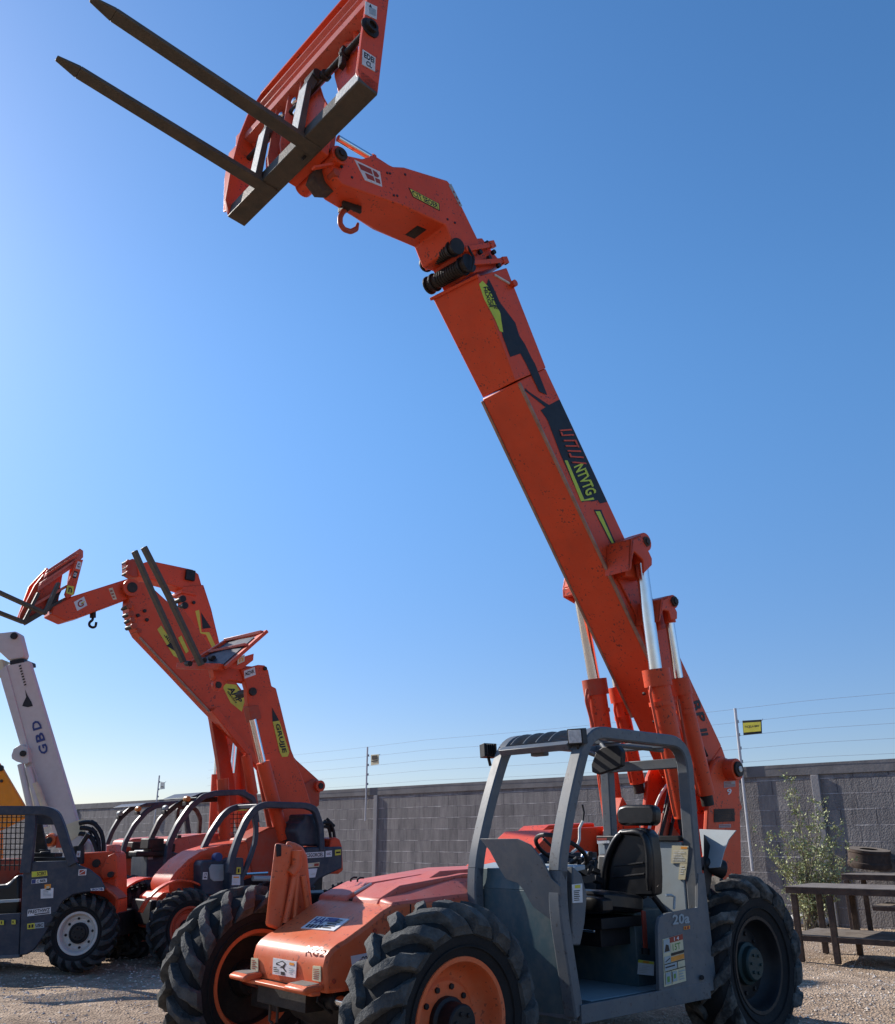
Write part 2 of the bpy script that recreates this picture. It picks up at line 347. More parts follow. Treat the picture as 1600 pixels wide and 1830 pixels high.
vs = [(x, y, (hgt(x, y)+rg.uniform(-.006, .006))*min(1, (i_ := min(x-gx0, gx1-x, y-gy0, gy1-y))*.8)-.012) for x, y in vs]
fs = [[j*(nx+1)+i, j*(nx+1)+i+1, (j+1)*(nx+1)+i+1, (j+1)*(nx+1)+i] for j in range(ny) for i in range(nx)]
gb.add(vs, fs, GM)
xs = [-3000, gx0, gx1, 3000]; ys = [-3000, gy0, gy1, 3000]
for i in range(3):
    for j in range(3):
        if (i, j) != (1, 1): gb.add([(xs[i], ys[j], -.012), (xs[i+1], ys[j], -.012), (xs[i+1], ys[j+1], -.012), (xs[i], ys[j+1], -.012)], [[0, 1, 2, 3]], GM)
g = gb.build('ground', None, 0); tag(g, 'dry pale brown gravel yard', kind='structure')
PEB = [mat('pebble_pale', (.68, .58, .47), .9, nscale=20), mat('pebble_brown', (.42, .32, .24), .9, nscale=20), mat('pebble_grey', (.52, .46, .40), .9, nscale=20)]
pb = MB()
for k in range(15000):
    if k < 5000: x = rg.uniform(-6.5, -1.2); y = rg.uniform(5.5, 14)
    elif k < 9500: x = rg.uniform(-.5, 5); y = rg.uniform(5.2, 11)
    else: x = rg.uniform(3.2, 9.5); y = rg.uniform(8, 18)
    s_ = rg.uniform(.006, .018)*(1.7 if rg.random() < .07 else 1); z = hgt(x, y)-.012
    a = rg.uniform(0, pi); c1, s1 = cos(a), sin(a)
    P = [(1, 0, 0), (0, 1, 0), (-1, 0, 0), (0, -1, 0), (0, 0, 1)]
    q = [(x+s_*(px*c1-py*s1)*rg.uniform(.7, 1.3), y+s_*(px*s1+py*c1)*rg.uniform(.7, 1.3), z+s_*(pz*rg.uniform(.5, .9)+(.15 if pz == 0 else 0))) for px, py, pz in P]
    pb.add(q, [[0, 1, 4], [1, 2, 4], [2, 3, 4], [3, 0, 4]], PEB[k % 3], smooth=False)
me = bpy.data.meshes.new('gravel_stones'); me.from_pydata([tuple(p) for p in pb.v], [], pb.f)
for m in pb.mats: me.materials.append(m)
me.polygons.foreach_set('material_index', pb.m)
o = bpy.data.objects.new('gravel_stones', me); COL.objects.link(o); tag(o, 'loose stones scattered over the yard', 'gravel', kind='stuff')
# ------------------------------------------------------------------ block wall
W = Frame(7.33, 18.4, -44.4)          # X runs left and away along the wall, Y faces the yard
def wall_mat():
    m = bpy.data.materials.new('grey_block_masonry'); m.use_nodes = True; t = m.node_tree; N = t.nodes; L = t.links; b = N['Principled BSDF']; b.inputs['Roughness'].default_value = .92; b.inputs['Specular IOR Level'].default_value = .2
    tc = N.new('ShaderNodeTexCoord'); sx = N.new('ShaderNodeSeparateXYZ'); L.new(tc.outputs['Object'], sx.inputs[0])
    cb = N.new('ShaderNodeCombineXYZ'); L.new(sx.outputs[0], cb.inputs[0]); L.new(sx.outputs[2], cb.inputs[1])
    br = N.new('ShaderNodeTexBrick'); L.new(cb.outputs[0], br.inputs['Vector'])
    for k, v in (('Scale', 1), ('Mortar Size', .011), ('Mortar Smooth', .25), ('Bias', 0), ('Brick Width', .66), ('Row Height', .292)): br.inputs[k].default_value = v
    br.inputs['Color1'].default_value = (.185, .175, .172, 1); br.inputs['Color2'].default_value = (.235, .222, .216, 1); br.inputs['Mortar'].default_value = (.40, .38, .38, 1)
    n1 = N.new('ShaderNodeTexNoise'); n1.inputs['Scale'].default_value = .9; n1.inputs['Detail'].default_value = 9; n1.inputs['Roughness'].default_value = .7; L.new(tc.outputs['Object'], n1.inputs['Vector'])
    mp = N.new('ShaderNodeMapping'); mp.inputs['Scale'].default_value = (2.4, 1, .5); L.new(tc.outputs['Object'], mp.inputs[0])
    n2 = N.new('ShaderNodeTexNoise'); n2.inputs['Scale'].default_value = 1.6; n2.inputs['Detail'].default_value = 8; n2.inputs['Roughness'].default_value = .75; L.new(mp.outputs[0], n2.inputs['Vector'])
    r = N.new('ShaderNodeValToRGB'); r.color_ramp.elements[0].position = .35; r.color_ramp.elements[1].position = .7; r.color_ramp.elements[0].color = (.62, .61, .63, 1); r.color_ramp.elements[1].color = (1.25, 1.22, 1.2, 1); L.new(n2.outputs[0], r.inputs[0])
    # mortar shows in patches only; between them it is as dark as the blocks
    bk = N.new('ShaderNodeMixRGB'); r0 = N.new('ShaderNodeValToRGB'); r0.color_ramp.elements[0].position = .44; r0.color_ramp.elements[1].position = .56; L.new(n1.outputs[0], r0.inputs[0])
    nf0 = N.new('ShaderNodeTexNoise'); nf0.inputs['Scale'].default_value = 3.; L.new(tc.outputs['Object'], nf0.inputs['Vector']); ng = N.new('ShaderNodeTexNoise'); ng.inputs['Scale'].default_value = 2.1; ng.inputs['Detail'].default_value = 4; L.new(tc.outputs['Object'], ng.inputs['Vector'])
    rm = N.new('ShaderNodeValToRGB'); rm.color_ramp.elements[0].position = .42; rm.color_ramp.elements[1].position = .6
    rm.color_ramp.elements[0].color = (.18, .17, .18, 1); rm.color_ramp.elements[1].color = (.46, .44, .43, 1); L.new(ng.outputs[0], rm.inputs[0])
    br.inputs['Mortar'].default_value = (.115, .11, .118, 1)
    dv = N.new('ShaderNodeMath'); dv.operation = 'DIVIDE'; dv.inputs[1].default_value = .292; L.new(sx.outputs[2], dv.inputs[0])
    wb = N.new('ShaderNodeMath'); wb.operation = 'MULTIPLY_ADD'; wb.inputs[1].default_value = .05; L.new(nf0.outputs[0], wb.inputs[0]); L.new(dv.outputs[0], wb.inputs[2])
    fr_ = N.new('ShaderNodeMath'); fr_.operation = 'FRACT'; L.new(wb.outputs[0], fr_.inputs[0])
    lt = N.new('ShaderNodeMath'); lt.operation = 'LESS_THAN'; lt.inputs[1].default_value = .062; L.new(fr_.outputs[0], lt.inputs[0])
    rowmix = N.new('ShaderNodeMixRGB'); L.new(lt.outputs[0], rowmix.inputs[0]); L.new(br.outputs['Color'], rowmix.inputs[1]); L.new(rm.outputs[0], rowmix.inputs[2])
    mu = N.new('ShaderNodeMixRGB'); mu.blend_type = 'MULTIPLY'; mu.inputs[0].default_value = 1; L.new(rowmix.outputs[0], mu.inputs[1]); L.new(r.outputs[0], mu.inputs[2])
    N.remove(bk); L.new(mu.outputs[0], b.inputs['Base Color'])
    nf = N.new('ShaderNodeTexNoise'); nf.inputs['Scale'].default_value = 35; nf.inputs['Detail'].default_value = 6; L.new(tc.outputs['Object'], nf.inputs['Vector'])
    ad = N.new('ShaderNodeMath'); ad.operation = 'MULTIPLY_ADD'; ad.inputs[1].default_value = .9; L.new(br.outputs['Fac'], ad.inputs[0]); L.new(nf.outputs[0], ad.inputs[2])
    bp = N.new('ShaderNodeBump'); bp.inputs['Strength'].default_value = .7; bp.inputs['Distance'].default_value = .02; L.new(ad.outputs[0], bp.inputs['Height']); L.new(bp.outputs[0], b.inputs['Normal'])
    return m
WM = wall_mat(); CONC = mat('pale_concrete', (.24, .23, .235), .9, nscale=3, bump=.6, bscale=30, col2=(.17, .16, .17)); CONC2 = mat('dark_coping_concrete', (.17, .162, .165), .92, nscale=2, namt=.8, col2=(.10, .095, .095), bump=.5, bscale=20)
WH = 2.93
wall = machine('block_wall', W, 'long grey concrete block wall with pale patchy mortar closing the yard', 'wall')
MB().box((27, -.11, 1.31), (66, .20, 2.82), WM).build('block_panel', wall, 0)
b = MB(); b.box((27, -.10, WH-.115), (66, .235, .225), CONC2); b.build('coping', wall, .01)
for xq in (W.by((1470, 1480), 0).x, W.by((672, 1480), 0).x, W.by((135, 1470), 0).x, -6.6):
    MB().box((xq, .0, 1.30), (.16, .10, 2.80), CONC).build('pilaster', wall, .01)
# electric fence over the wall
fence = machine('wire_fence', W, 'five thin wires strung over the top of the block wall', 'fence')
zs = [W.by((1600, y), .06).z for y in (1236, 1263, 1290, 1317, 1344)]
for z in zs:
    b = MB(); pts = []
    for k in range(0, 61):
        x = -6+k*.475; ph = (x/11.) % 1; pts.append((x, .06, z-.05*(1-(2*ph-1)**2)))
    b.tube(pts, .0029, WIREM, 5); b.build('wire', fence, 0)
def post(px, py, zb, label, r=.028):
    p = W.by((px, py), .06); fr = Frame((W.o+W.X*p.x).x, (W.o+W.X*p.x).y, -44.4)
    o = machine('fence_post', fr, label, 'post', 'slim posts that carry the wires over the wall')
    b = MB(); b.tube([(0, .06, zb), (0, .06, p.z)], r, GALV, 10); b.build('pole', o, 0)
    for z in zs:
        if z < p.z: b = MB(); b.tube([(0, .03, z-.03), (0, .03, z+.03)], .035, CONC, 8); b.build('insulator', o, 0)
    return o, p, fr
post(1314, 1266, .9, 'tall pale slim post against the wall right behind the big orange handler', .03)
post(657, 1335, 2.0, 'slim dark post above the wall carrying the small pale sign in the middle', .026)
post(285, 1386, 2.0, 'slim dark post above the wall beyond the row of parked handlers on the left', .028)
def sign(px, w_, h_, base, items, name, label):
    q = pxq(W, px, .12); e = machine(name, W, label, 'sign')
    b = MB(); b.hexa([p+Vector((0, -.012, 0)) for p in q], [p for p in q], base); b.build('panel', e, .002)
    decal(e, [p+Vector((0, .004, 0)) for p in q], None, items, 'lettering', .004, (0, 1, 0))
    b = MB(); t = (q[2]+q[3])/2
    for p in (q[2], q[3]): b.tube([p+Vector((0, -.02, -.02)), Vector((p.x, .06, min(zs, key=lambda z: abs(z-p.z))))], .008, WIREM, 5)
    b.build('hanger', e, 0)
sign([(1329, 1314), (1362, 1311), (1361, 1286), (1327, 1288)], 0, 0, BDEC, [('rect', (.03, .17, .97, .84), YDEC), ('YHCJELA-NMW', (.10, .42, .9, .64), BDEC)], 'warning_sign', 'black and yellow warning sign hanging from the fence wires on the right')
sign([(663, 1368), (677, 1366), (677, 1348), (663, 1349)], 0, 0, CREAM, [('rect', (.1, .3, .9, .42), BDEC), ('rect', (.15, .5, .85, .9), GREASE)], 'warning_sign', 'small pale sign with dark square hanging from the middle fence post')
sign([(286, 1411), (294, 1410), (294, 1398), (287, 1398)], 0, 0, PALE, [('rect', (.2, .3, .8, .4), GREASE)], 'warning_sign', 'tiny plain pale sign on the leftmost fence post above the wall')
# ================================================================== the big orange handler
A = Frame(-.7464, 6.4489, 42)
tele = machine('telescopic_handler', A, 'big orange telescopic handler in front with its boom raised high and forks against the sky', 'telehandler')
YL, YR = .10, -.38
ST = A.prof
# wheels
RW = .60
wheel(tele, 0.0, 1.075, .575, .625, .37, .315, NOSEC, BLACK, RUBN, 1, 18, 3, .1, hubr=.125, dish=.02, hubout=.17, sweep=.40, lw=.098, h=.066)
wheel(tele, 0.0, -1.075, .575, .625, .37, .315, NOSEC, BLACK, RUBN, -1, 18, 4, .2, hubr=.125, dish=.02, hubout=.17, sweep=.40, lw=.098, h=.066)
wheel(tele, -3.1, 1.075, .62, .645, .37, .32, BLACK, HUBT, RUBD, 1, 17, 5, .15, hubr=.15, dish=.03, hubout=.13, sweep=.42, lw=.095, h=.062)
wheel(tele, -3.1, -1.075, .62, .645, .37, .32, BLACK, TEAL, RUB, -1, 17, 6, .3, hubr=.15, dish=.03, hubout=.13, sweep=.42, lw=.095, h=.062)
# white letters on the front hub
decal(tele, [(.075, 1.248, .50), (-.045, 1.248, .50), (-.045, 1.248, .545), (.075, 1.248, .545)], None, [('3IP/', (0, 0, 1, 1), WDEC)], 'hub_lettering', .003, (0, 1, 0))
# axles and underframe
b = MB(); b.tube([(0, -.9, .575), (0, -.35, .58), (0, -.25, .60), (0, 0, .60), (0, .12, .60), (0, .35, .58), (0, .9, .575)], [.10, .11, .19, .21, .19, .11, .10], GREASE, 20)
b.box((0, .62, .50), (.22, .36, .12), GREASE); b.box((0, -.62, .50), (.22, .36, .12), GREASE)
b.tube([(.16, -.8, .60), (.16, .8, .60)], .035, CHROME, 12); b.tube([(.16, -.35, .60), (.16, .3, .60)], .055, BLACK, 14)
b.build('front_axle', tele, .01)
b = MB(); b.tube([(-3.1, -.9, .62), (-3.1, -.3, .62), (-3.1, 0, .62), (-3.1, .3, .62), (-3.1, .9, .62)], [.10, .12, .21, .12, .10], GREASE, 20)
b.build('rear_axle', tele, .01)
b = MB(); b.box((-2.0, -.12, .66), (4.6, .56, .26), GREASE); b.box((-1.75, -.66, .80), (1.9, .5, .5), BLACK); b.box((-.95, .0, .5), (.8, .3, .2), GREASE)
b.tube([(-.2, .1, .55), (-1.2, .12, .50), (-2.9, .1, .58)], .045, GREASE, 10)
for i in range(5): b.tube([(.2, -.22+i*.1, .72), (.26, -.25+i*.12, .60), (.1, -.2+i*.1, .50), (-.2, -.1+i*.05, .52)], .012, BLACK, 8)
b.build('underframe', tele, .008)
# nose
nose = [(.30, .655), (.315, .80), (.30, .86), (.265, .895), (.21, .925), (.169, .938), (.009, 1.016), (-.113, 1.085), (-.20, 1.118), (-.30, 1.128), (-1.0, 1.128), (-1.0, .72), (-.45, .72), (-.30, .665), (-.1, .655)]
b = MB(); b.prism(nose, -.47, .37, NOSEC); b.build('nose_frame', tele, .022)
b = MB(); b.prism([(.33, .650), (.395, .650), (.40, .672), (.33, .674)], -.48, .36, NOSEC)
b.build('bumper_bar', tele, .006)
def pad(y0, y1):
    b = MB(); b.prism([(.31, .675), (.42, .66), (.45, .668), (.455, .69), (.42, .706), (.36, .710), (.31, .705)], y0, y1, NOSEC); o = b.build('step_pad', tele, .016)
    c = MB(); c.prism([(.33, .706), (.42, .703), (.42, .709), (.33, .714)], y0+.02, y1-.02, RUSTTOP); c.build('grip', o, .002)
pad(-.52, -.33); pad(.14, .36)
b = MB(); b.tube([(.26, -.30, .66), (.26, -.30, .43), (.26, -.26, .42)], .009, RUST, 8); b.tube([(.26, -.21, .66), (.26, -.21, .43)], .009, RUST, 8); b.build('drop_pin', tele, 0)
q = pxq(A, [(488, 1741), (529, 1748), (531, 1719), (489, 1712)], .318, 'bx')
decal(tele, q, WDEC, [([(.15,.72),(.42,.93),(.58,.78),(.5,.5),(.62,.3),(.56,.28),(.42,.5),(.3,.45),(.4,.6),(.15,.62)], (0,0,1,1), BDEC), ([(.2,.70),(.42,.86),(.52,.76),(.42,.58)], (0,0,1,1), WDEC), ('rect', (.72,.74,.92,.9), ODEC), ('rect', (.38,.05,.55,.25), BDEC)]+lines(3, .72, .2, .93, .6, PALE, 1)+lines(3, .06, .15, .3, .5, GREASE, 2), 'warning_decal', .004, (1, 0, 0), label='white warning sticker with a black outline drawing on the nose')
q = pxq(A, [(559, 1752), (574, 1755), (574, 1727), (560, 1726)], .318, 'bx')
decal(tele, q, CREAM, lines(6, .12, .1, .9, .85, RDEC, 5), 'warning_decal', .004, (1, 0, 0))
q = pxq(A, [(449, 1733), (462, 1736), (462, 1713), (450, 1712)], .318, 'bx')
decal(tele, q, CREAM, lines(5, .12, .1, .9, .9, RDEC, 8), 'warning_decal', .004, (1, 0, 0))
def nose_pt(px, off=.004):     # point of the sloping nose skin seen at a pixel
    best = None
    r_ = A; 
    for i in range(400):
        c = -.47+.84*i/399; p = A.by(px, c)
        for (x0, z0), (x1, z1) in zip(nose[:10], nose[1:11]):
            if min(x0, x1)-.001 <= p.x <= max(x0, x1)+.001 and abs(x1-x0) > 1e-6:
                z = z0+(z1-z0)*(p.x-x0)/(x1-x0); d = abs(p.z-z)
                if best is None or d < best[0]: best = (d, p)
    return best[1]
sq = [nose_pt(p) for p in ((538, 1660), (597, 1665), (625, 1644), (567, 1639))]
decal(tele, sq, WDEC, [('HAP', (.06, .42, .52, .95), BLDEC), ('rect', (.1, .08, .16, .34), BDEC), ('rect', (.2, .08, .27, .34), BDEC), ('rect', (.31, .08, .35, .34), BDEC), ('rect', (.40, .08, .46, .34), BDEC), ('rect', (.50, .12, .55, .34), BDEC)]+lines(5, .58, .1, .95, .9, GREASE, 3)+[('rect', (.5, .6, .75, .92), BLDEC)], 'serial_decal', .006, (.3, 0, 1), label='large white sticker with blue letters on the nose slope')
sq = [nose_pt(p) for p in ((540, 1704), (574, 1707), (584, 1696), (549, 1692))]
decal(tele, sq, None, [('AG2', (0, 0, 1, 1), LDEC)], 'painted_lettering', .015, (.3, 0, 1))
decal(tele, pxq(A, [(630, 1737), (662, 1731), (662, 1702), (627, 1709)], .37), WDEC, [([(.1,.18),(.46,.18),(.46,.72)], (0,0,1,1), RDEC), ('COK', (.5, .45, .98, .85), BDEC), ('BYC', (.52, .18, .98, .36), BDEC)], 'maker_decal', .004, (0, 1, 0))
# raised stabiliser arm at the front right of the nose
SY = -.50
def sp(l, c): return [(p.x, p.y, p.z) for p in pxq(A, l, c)]
b = MB(); b.hexa(sp([(474, 1655), (503, 1664), (524, 1512), (492, 1506)], SY+.02), sp([(474, 1655), (503, 1664), (524, 1512), (492, 1506)], SY-.22), NOSEC); b.build('stabiliser_leg', tele, .02)
b = MB(); b.hexa(sp([(500, 1650), (560, 1640), (549, 1530), (541, 1513), (527, 1506), (512, 1503)], SY-.05), sp([(500, 1650), (560, 1640), (549, 1530), (541, 1513), (527, 1506), (512, 1503)], SY-.24), NOSEC); b.build('stabiliser_housing', tele, .02)
b = MB(); b.tube(sp([(510, 1650), (528, 1560)], SY+.03), .022, NOSEC, 12); b.tube(sp([(526, 1645), (532, 1560)], SY+.035), .017, NOSEC, 12); b.tube(sp([(553, 1640), (541, 1565)], SY+.03), .022, NOSEC, 12); b.tube(sp([(519, 1563), (530, 1548), (531, 1520)], SY+.02), .04, NOSEC, 12); b.build('stabiliser_strut', tele, .0)
b = MB(); b.hexa(sp([(494, 1532), (503, 1530), (503, 1510), (493, 1508)], SY+.026), sp([(494, 1532), (503, 1530), (503, 1510), (493, 1508)], SY+.01), BLACK); b.build('rubber_pad', tele, .006)
# faded engine cover between nose and cab
b = MB()
for (pL, name_) in ((0, 0),):
    prof0 = [(-.20, 1.10), (-.20, 1.138), (-.352, 1.245), (-1.0, 1.325), (-1.9, 1.36), (-1.9, 1.08)]
    left = [(x, .33, z) for x, z in prof0]; 
    b.hexa([(-.20, .36, 1.10), (-.20, .36, 1.135), (-.90, .36, 1.16), (-1.6, .36, 1.18), (-1.6, .36, 1.05)], [(-.20, .20, 1.10), (-.22, .20, 1.15), (-.90, .20, 1.265), (-1.6, .20, 1.27), (-1.6, .20, 1.05)], FADED_LIT)
    b.hexa([(-.20, .20, 1.10), (-.22, .20, 1.15), (-.40, .20, 1.225), (-1.0, .20, 1.285), (-1.6, .20, 1.29), (-1.6, .20, 1.05)], [(-.20, -.10, 1.10), (-.22, -.10, 1.15), (-.40, -.10, 1.23), (-1.0, -.10, 1.295), (-1.6, -.10, 1.30), (-1.6, -.10, 1.05)], FADED_LIT)
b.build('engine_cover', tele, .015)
b = MB(); b.hexa([(-.20, -.16, 1.10), (-.22, -.16, 1.15), (-.40, -.16, 1.23), (-1.2, -.16, 1.305), (-1.6, -.16, 1.31), (-1.6, -.16, 1.05)], [(-.20, -.50, 1.10), (-.22, -.50, 1.15), (-.45, -.50, 1.23), (-1.2, -.46, 1.31), (-1.6, -.46, 1.315), (-1.6, -.50, 1.05)], FADED_LIT); b.build('engine_cover', tele, .015)
b = MB(); b.hexa([(-.23, -.155, 1.08), (-.23, -.105, 1.08), (-.23, -.105, 1.135), (-.23, -.155, 1.135)], [(-1.2, -.155, 1.2), (-1.2, -.105, 1.2), (-1.2, -.105, 1.30), (-1.2, -.155, 1.30)], BLACK); b.tube([(-.26, -.13, 1.17), (-.40, -.13, 1.225)], .010, PALE, 10)
for y in (-.24, -.32): b.tube([(-.36, y, 1.235), (-.36, y, 1.252), (-.39, y-.01, 1.262), (-.41, y+.01, 1.262)], .007, BLACK, 8)
b.build('cover_latch', tele, .003)
b = MB(); b.hexa([(-.7, .12, 1.25), (-.7, -.05, 1.255), (-1.55, -.05, 1.30), (-1.55, .12, 1.295)], [(-.85, .10, 1.305), (-.85, -.03, 1.305), (-1.55, -.03, 1.325), (-1.55, .10, 1.325)], FADED_LIT); b.build('cover_rib', tele, .01)
# engine pod on the right side
b = MB(); b.hexa([(-2.15, -.46, .9), (-2.20, -.46, 1.28), (-2.60, -.46, 1.52), (-2.72, -.46, 1.60), (-3.6, -.46, 1.64), (-3.6, -.46, .9)], [(-2.15, -1.15, .9), (-2.20, -1.15, 1.26), (-2.60, -1.12, 1.50), (-2.72, -1.10, 1.585), (-3.6, -1.10, 1.62), (-3.6, -1.15, .9)], ORANGE)
b.hexa([(-2.75, -.62, 1.59), (-2.85, -.62, 1.64), (-3.5, -.62, 1.67), (-3.5, -.62, 1.6)], [(-2.75, -.98, 1.58), (-2.85, -.98, 1.635), (-3.5, -.98, 1.665), (-3.5, -.98, 1.6)], ORANGE)
b.build('engine_pod', tele, .02)
# ------------------------------------------------------------------ cab
CY0, CY1 = .20, 1.20            # right and left side of the cab
def loop_pts(px, c): return [A.by(p, c) for p in px]
fp = loop_pts([(1030, 1812), (1008, 1690), (996, 1600), (1000, 1540), (1015, 1460), (1034, 1390), (1052, 1335)], 1.17)
tp = [Vector((-1.50, 1.17, 2.285)), Vector((-2.30, 1.17, 2.29)), Vector((-2.50, 1.17, 2.05)), Vector((-2.50, 1.17, 1.6))]
def ropsloop(y, ywide):
    p = [Vector((-1.02, y, .50)), Vector((-.90, y, 1.15)), Vector((-.93, y, 1.40)), Vector((-1.06, y, 1.80)), Vector((-1.30, y, 2.25)), Vector((-1.60, y, 2.275)), Vector((-2.46, y, 2.265)), Vector((-2.46, y, 1.6)), Vector((-2.44, y, .50))]
    path = []
    a = round_path([p[0], p[1], p[2], p[3], Vector((-1.27, y, 2.232)), Vector((-2.46, y, 2.232)), p[8]], [.18, .1, .3, .17, .22], 7)
    return a
b = MB(); b.sweep(ropsloop(1.155, 0), .10, .085, GREY, (0, 1, 0)); b.build('roll_frame', tele, 0)
rl = [q for q in ropsloop(.39, 0)]
b = MB(); b.sweep(rl, .09, .085, GREY, (0, 1, 0)); b.build('roll_frame', tele, 0)
b = MB(); b.box((-2.46, .77, 2.08), (.07, .67, .075), GREY); b.box((-2.30, .77, 2.215), (.06, .67, .06), GREY); b.build('rear_cross_bar', tele, .006)
b = MB(); b.prism([(-1.15, 2.10), (-1.12, 2.14), (-1.17, 2.17), (-1.21, 2.15)], .435, 1.105, GREY); b.build('front_cross_bar', tele, .004)
b = MB(); b.box((-1.22, .76, 2.10), (.06, .13, .03), GREY); b.box((-1.75, .77, 2.215), (.05, .67, .05), GREY); b.build('roof_bracket', tele, .008)
for k in range(4):
    y = .51+k*.125; pts = round_path([(-1.19, y, 2.17), (-1.28, y, 2.258), (-1.72, y, 2.25)], .12, 6)
    b = MB(); b.sweep(pts, .010, .032, GREY, (0, 1, 0)); b.build('roof_louvre', tele, 0)
# floor, sills, panels
b = MB(); b.box((-1.74, .68, .50), (1.50, 1.00, .06), GREY); b.prism([(-1.02, .455), (-2.44, .455), (-2.44, .56), (-1.02, .56)], 1.185, 1.215, GREY)
b.box((-1.85, .66, .534), (1.1, .8, .006), PALE); b.build('cab_floor', tele, .004)
b = MB(); b.hexa([(-1.00, .24, .42), (-1.03, 1.11, .42), (-1.03, 1.11, 1.20), (-1.00, .24, 1.20)], [(-.97, .24, .50), (-.99, 1.11, .50), (-.96, 1.11, 1.20), (-.97, .24, 1.20)], TEAL)
b.hexa([(-1.00, .24, 1.20), (-.99, 1.11, 1.20), (-1.02, 1.11, 1.33), (-1.02, .24, 1.33)], [(-.97, .24, 1.20), (-.96, 1.11, 1.20), (-.99, 1.11, 1.33), (-.99, .24, 1.33)], TEAL)
b.hexa([(-1.0, .24, 1.33), (-1.0, 1.11, 1.33), (-1.25, 1.11, 1.36), (-1.25, .24, 1.36)], [(-1.0, .24, 1.30), (-1.0, 1.11, 1.30), (-1.25, 1.11, 1.33), (-1.25, .24, 1.33)], PALE)
b.build('front_panel', tele, .004)
# curved front fender blade hung from the posts
fpx = [(858, 1499), (925, 1499), (948, 1510), (968, 1535), (985, 1570), (1000, 1583), (1005, 1640), (990, 1648), (952, 1620), (935, 1590), (925, 1578), (905, 1572), (890, 1548), (875, 1520)]
def fb(px):                      # blade runs from the right post forward-left to the left post
    c = -.80-.11*(px[1]-1499)/150; p = A.bx(px, c); return Vector((c, p.y, p.z))
ring = [fb(p) for p in fpx]
b = MB(); b.hexa(ring, [p+Vector((-.012, 0, 0)) for p in ring], GREY); b.build('fender_blade', tele, .002)
b = MB(); q = A.bx((992, 1598), -.90); b.cyl(q+Vector((-.01, 0, 0)), q+Vector((.02, 0, 0)), .022, BLACK, 14); b.build('blade_bolt', tele, .002)
b = MB(); pl = [A.by(p, 1.16) for p in ((1024, 1548), (1040, 1562), (1050, 1600), (1046, 1650), (1038, 1690), (1022, 1690))]
b.hexa(pl, [p+Vector((0, -.10, 0)) for p in pl], GREY); b.build('door_post_plate', tele, .01)
decal(tele, pxq(A, [(1023, 1614), (1041, 1613), (1040, 1579), (1022, 1581)], 1.163), WDEC, [('rect', (.25, .78, .8, .95), YDEC)]+lines(6, .12, .1, .9, .7, GREASE, 4), 'warning_decal', .004, (0, 1, 0))
# rear lower side panel with number
px = [(1180, 1770), (1258, 1752), (1250, 1480), (1232, 1480), (1232, 1628), (1192, 1634), (1183, 1642), (1180, 1655)]
pr = [A.by(p, 1.21) for p in px]
px2 = [(-1.83, .50), (-2.53, .50), (-2.50, 1.28), (-2.42, 1.28), (-2.38, 1.05), (-1.98, 1.03), (-1.90, 1.01), (-1.87, .95)]
b = MB(); b.prism(px2, 1.185, 1.213, GREY); b.build('side_panel', tele, .003)
def dq(l): return pxq(A, l, 1.213)
decal(tele, dq([(1202, 1653), (1232, 1650), (1232, 1631), (1201, 1635)]), None, [('20a', (0, 0, 1, 1), PALE)], 'model_lettering', .003, (0, 1, 0))
decal(tele, dq([(1222, 1662), (1233, 1660), (1233, 1654), (1222, 1656)]), ODEC, [('rect', (.1, .1, .3, .9), RDEC), ('rect', (.5, .1, .8, .9), RDEC)], 'small_decal', .003, (0, 1, 0))
decal(tele, dq([(1187, 1764), (1226, 1753), (1219, 1669), (1184, 1679)]), CREAM, [('rect', (.3, .88, 1, 1), RDEC), ('1 4', (.55, .9, .8, .98), WDEC), ('rect', (.36, .68, .98, .86), CREAM), ('15T', (.45, .70, .85, .84), GDEC), ('rect', (.02, .70, .32, .98), PALE), ([(.05, .72), (.30, .72), (.25, .85), (.12, .88)], (0, 0, 1, 1), BDEC),
     ('rect', (.36, .60, 1, .66), BDEC), ('rect', (.34, .48, .98, .58), ODEC), ('rect', (.02, .48, .32, .62), PALE), ([(.06, .52), (.28, .58), (.3, .56), (.08, .5)], (0, 0, 1, 1), BDEC), ('rect', (.02, .33, .6, .45), PALE), ('rect', (.05, .38, .5, .41), BDEC), ('rect', (.64, .33, .98, .45), CREAM), ('rect', (.62, .30, .64, .46), BDEC), ('rect', (0, .455, 1, .47), BDEC), ('rect', (0, .30, 1, .315), BDEC),
     ('rect', (.04, .04, .28, .28), PALE), ('rect', (.10, .08, .22, .2), GDEC), ('rect', (.36, .06, .56, .27), PALE), ('rect', (.4, .12, .5, .22), GDEC), ('rect', (.31, .02, .33, .3), BDEC)]+lines(4, .66, .05, .95, .27, PALE, 9), 'load_chart', .004, (0, 1, 0), label='tall cream load chart of small coloured panels on the rear side panel')
b = MB(); b.tube([A.by(p, 1.20) for p in ((1205, 1625), (1206, 1603), (1200, 1600), (1190, 1600))], .009, PALE, 8); b.build('grab_hook', tele, 0)
b = MB(); b.cyl(A.by((1255, 1747), 1.21), A.by((1255, 1747), 1.235), .016, BLACK, 10); b.build('panel_bolt', tele, .002)
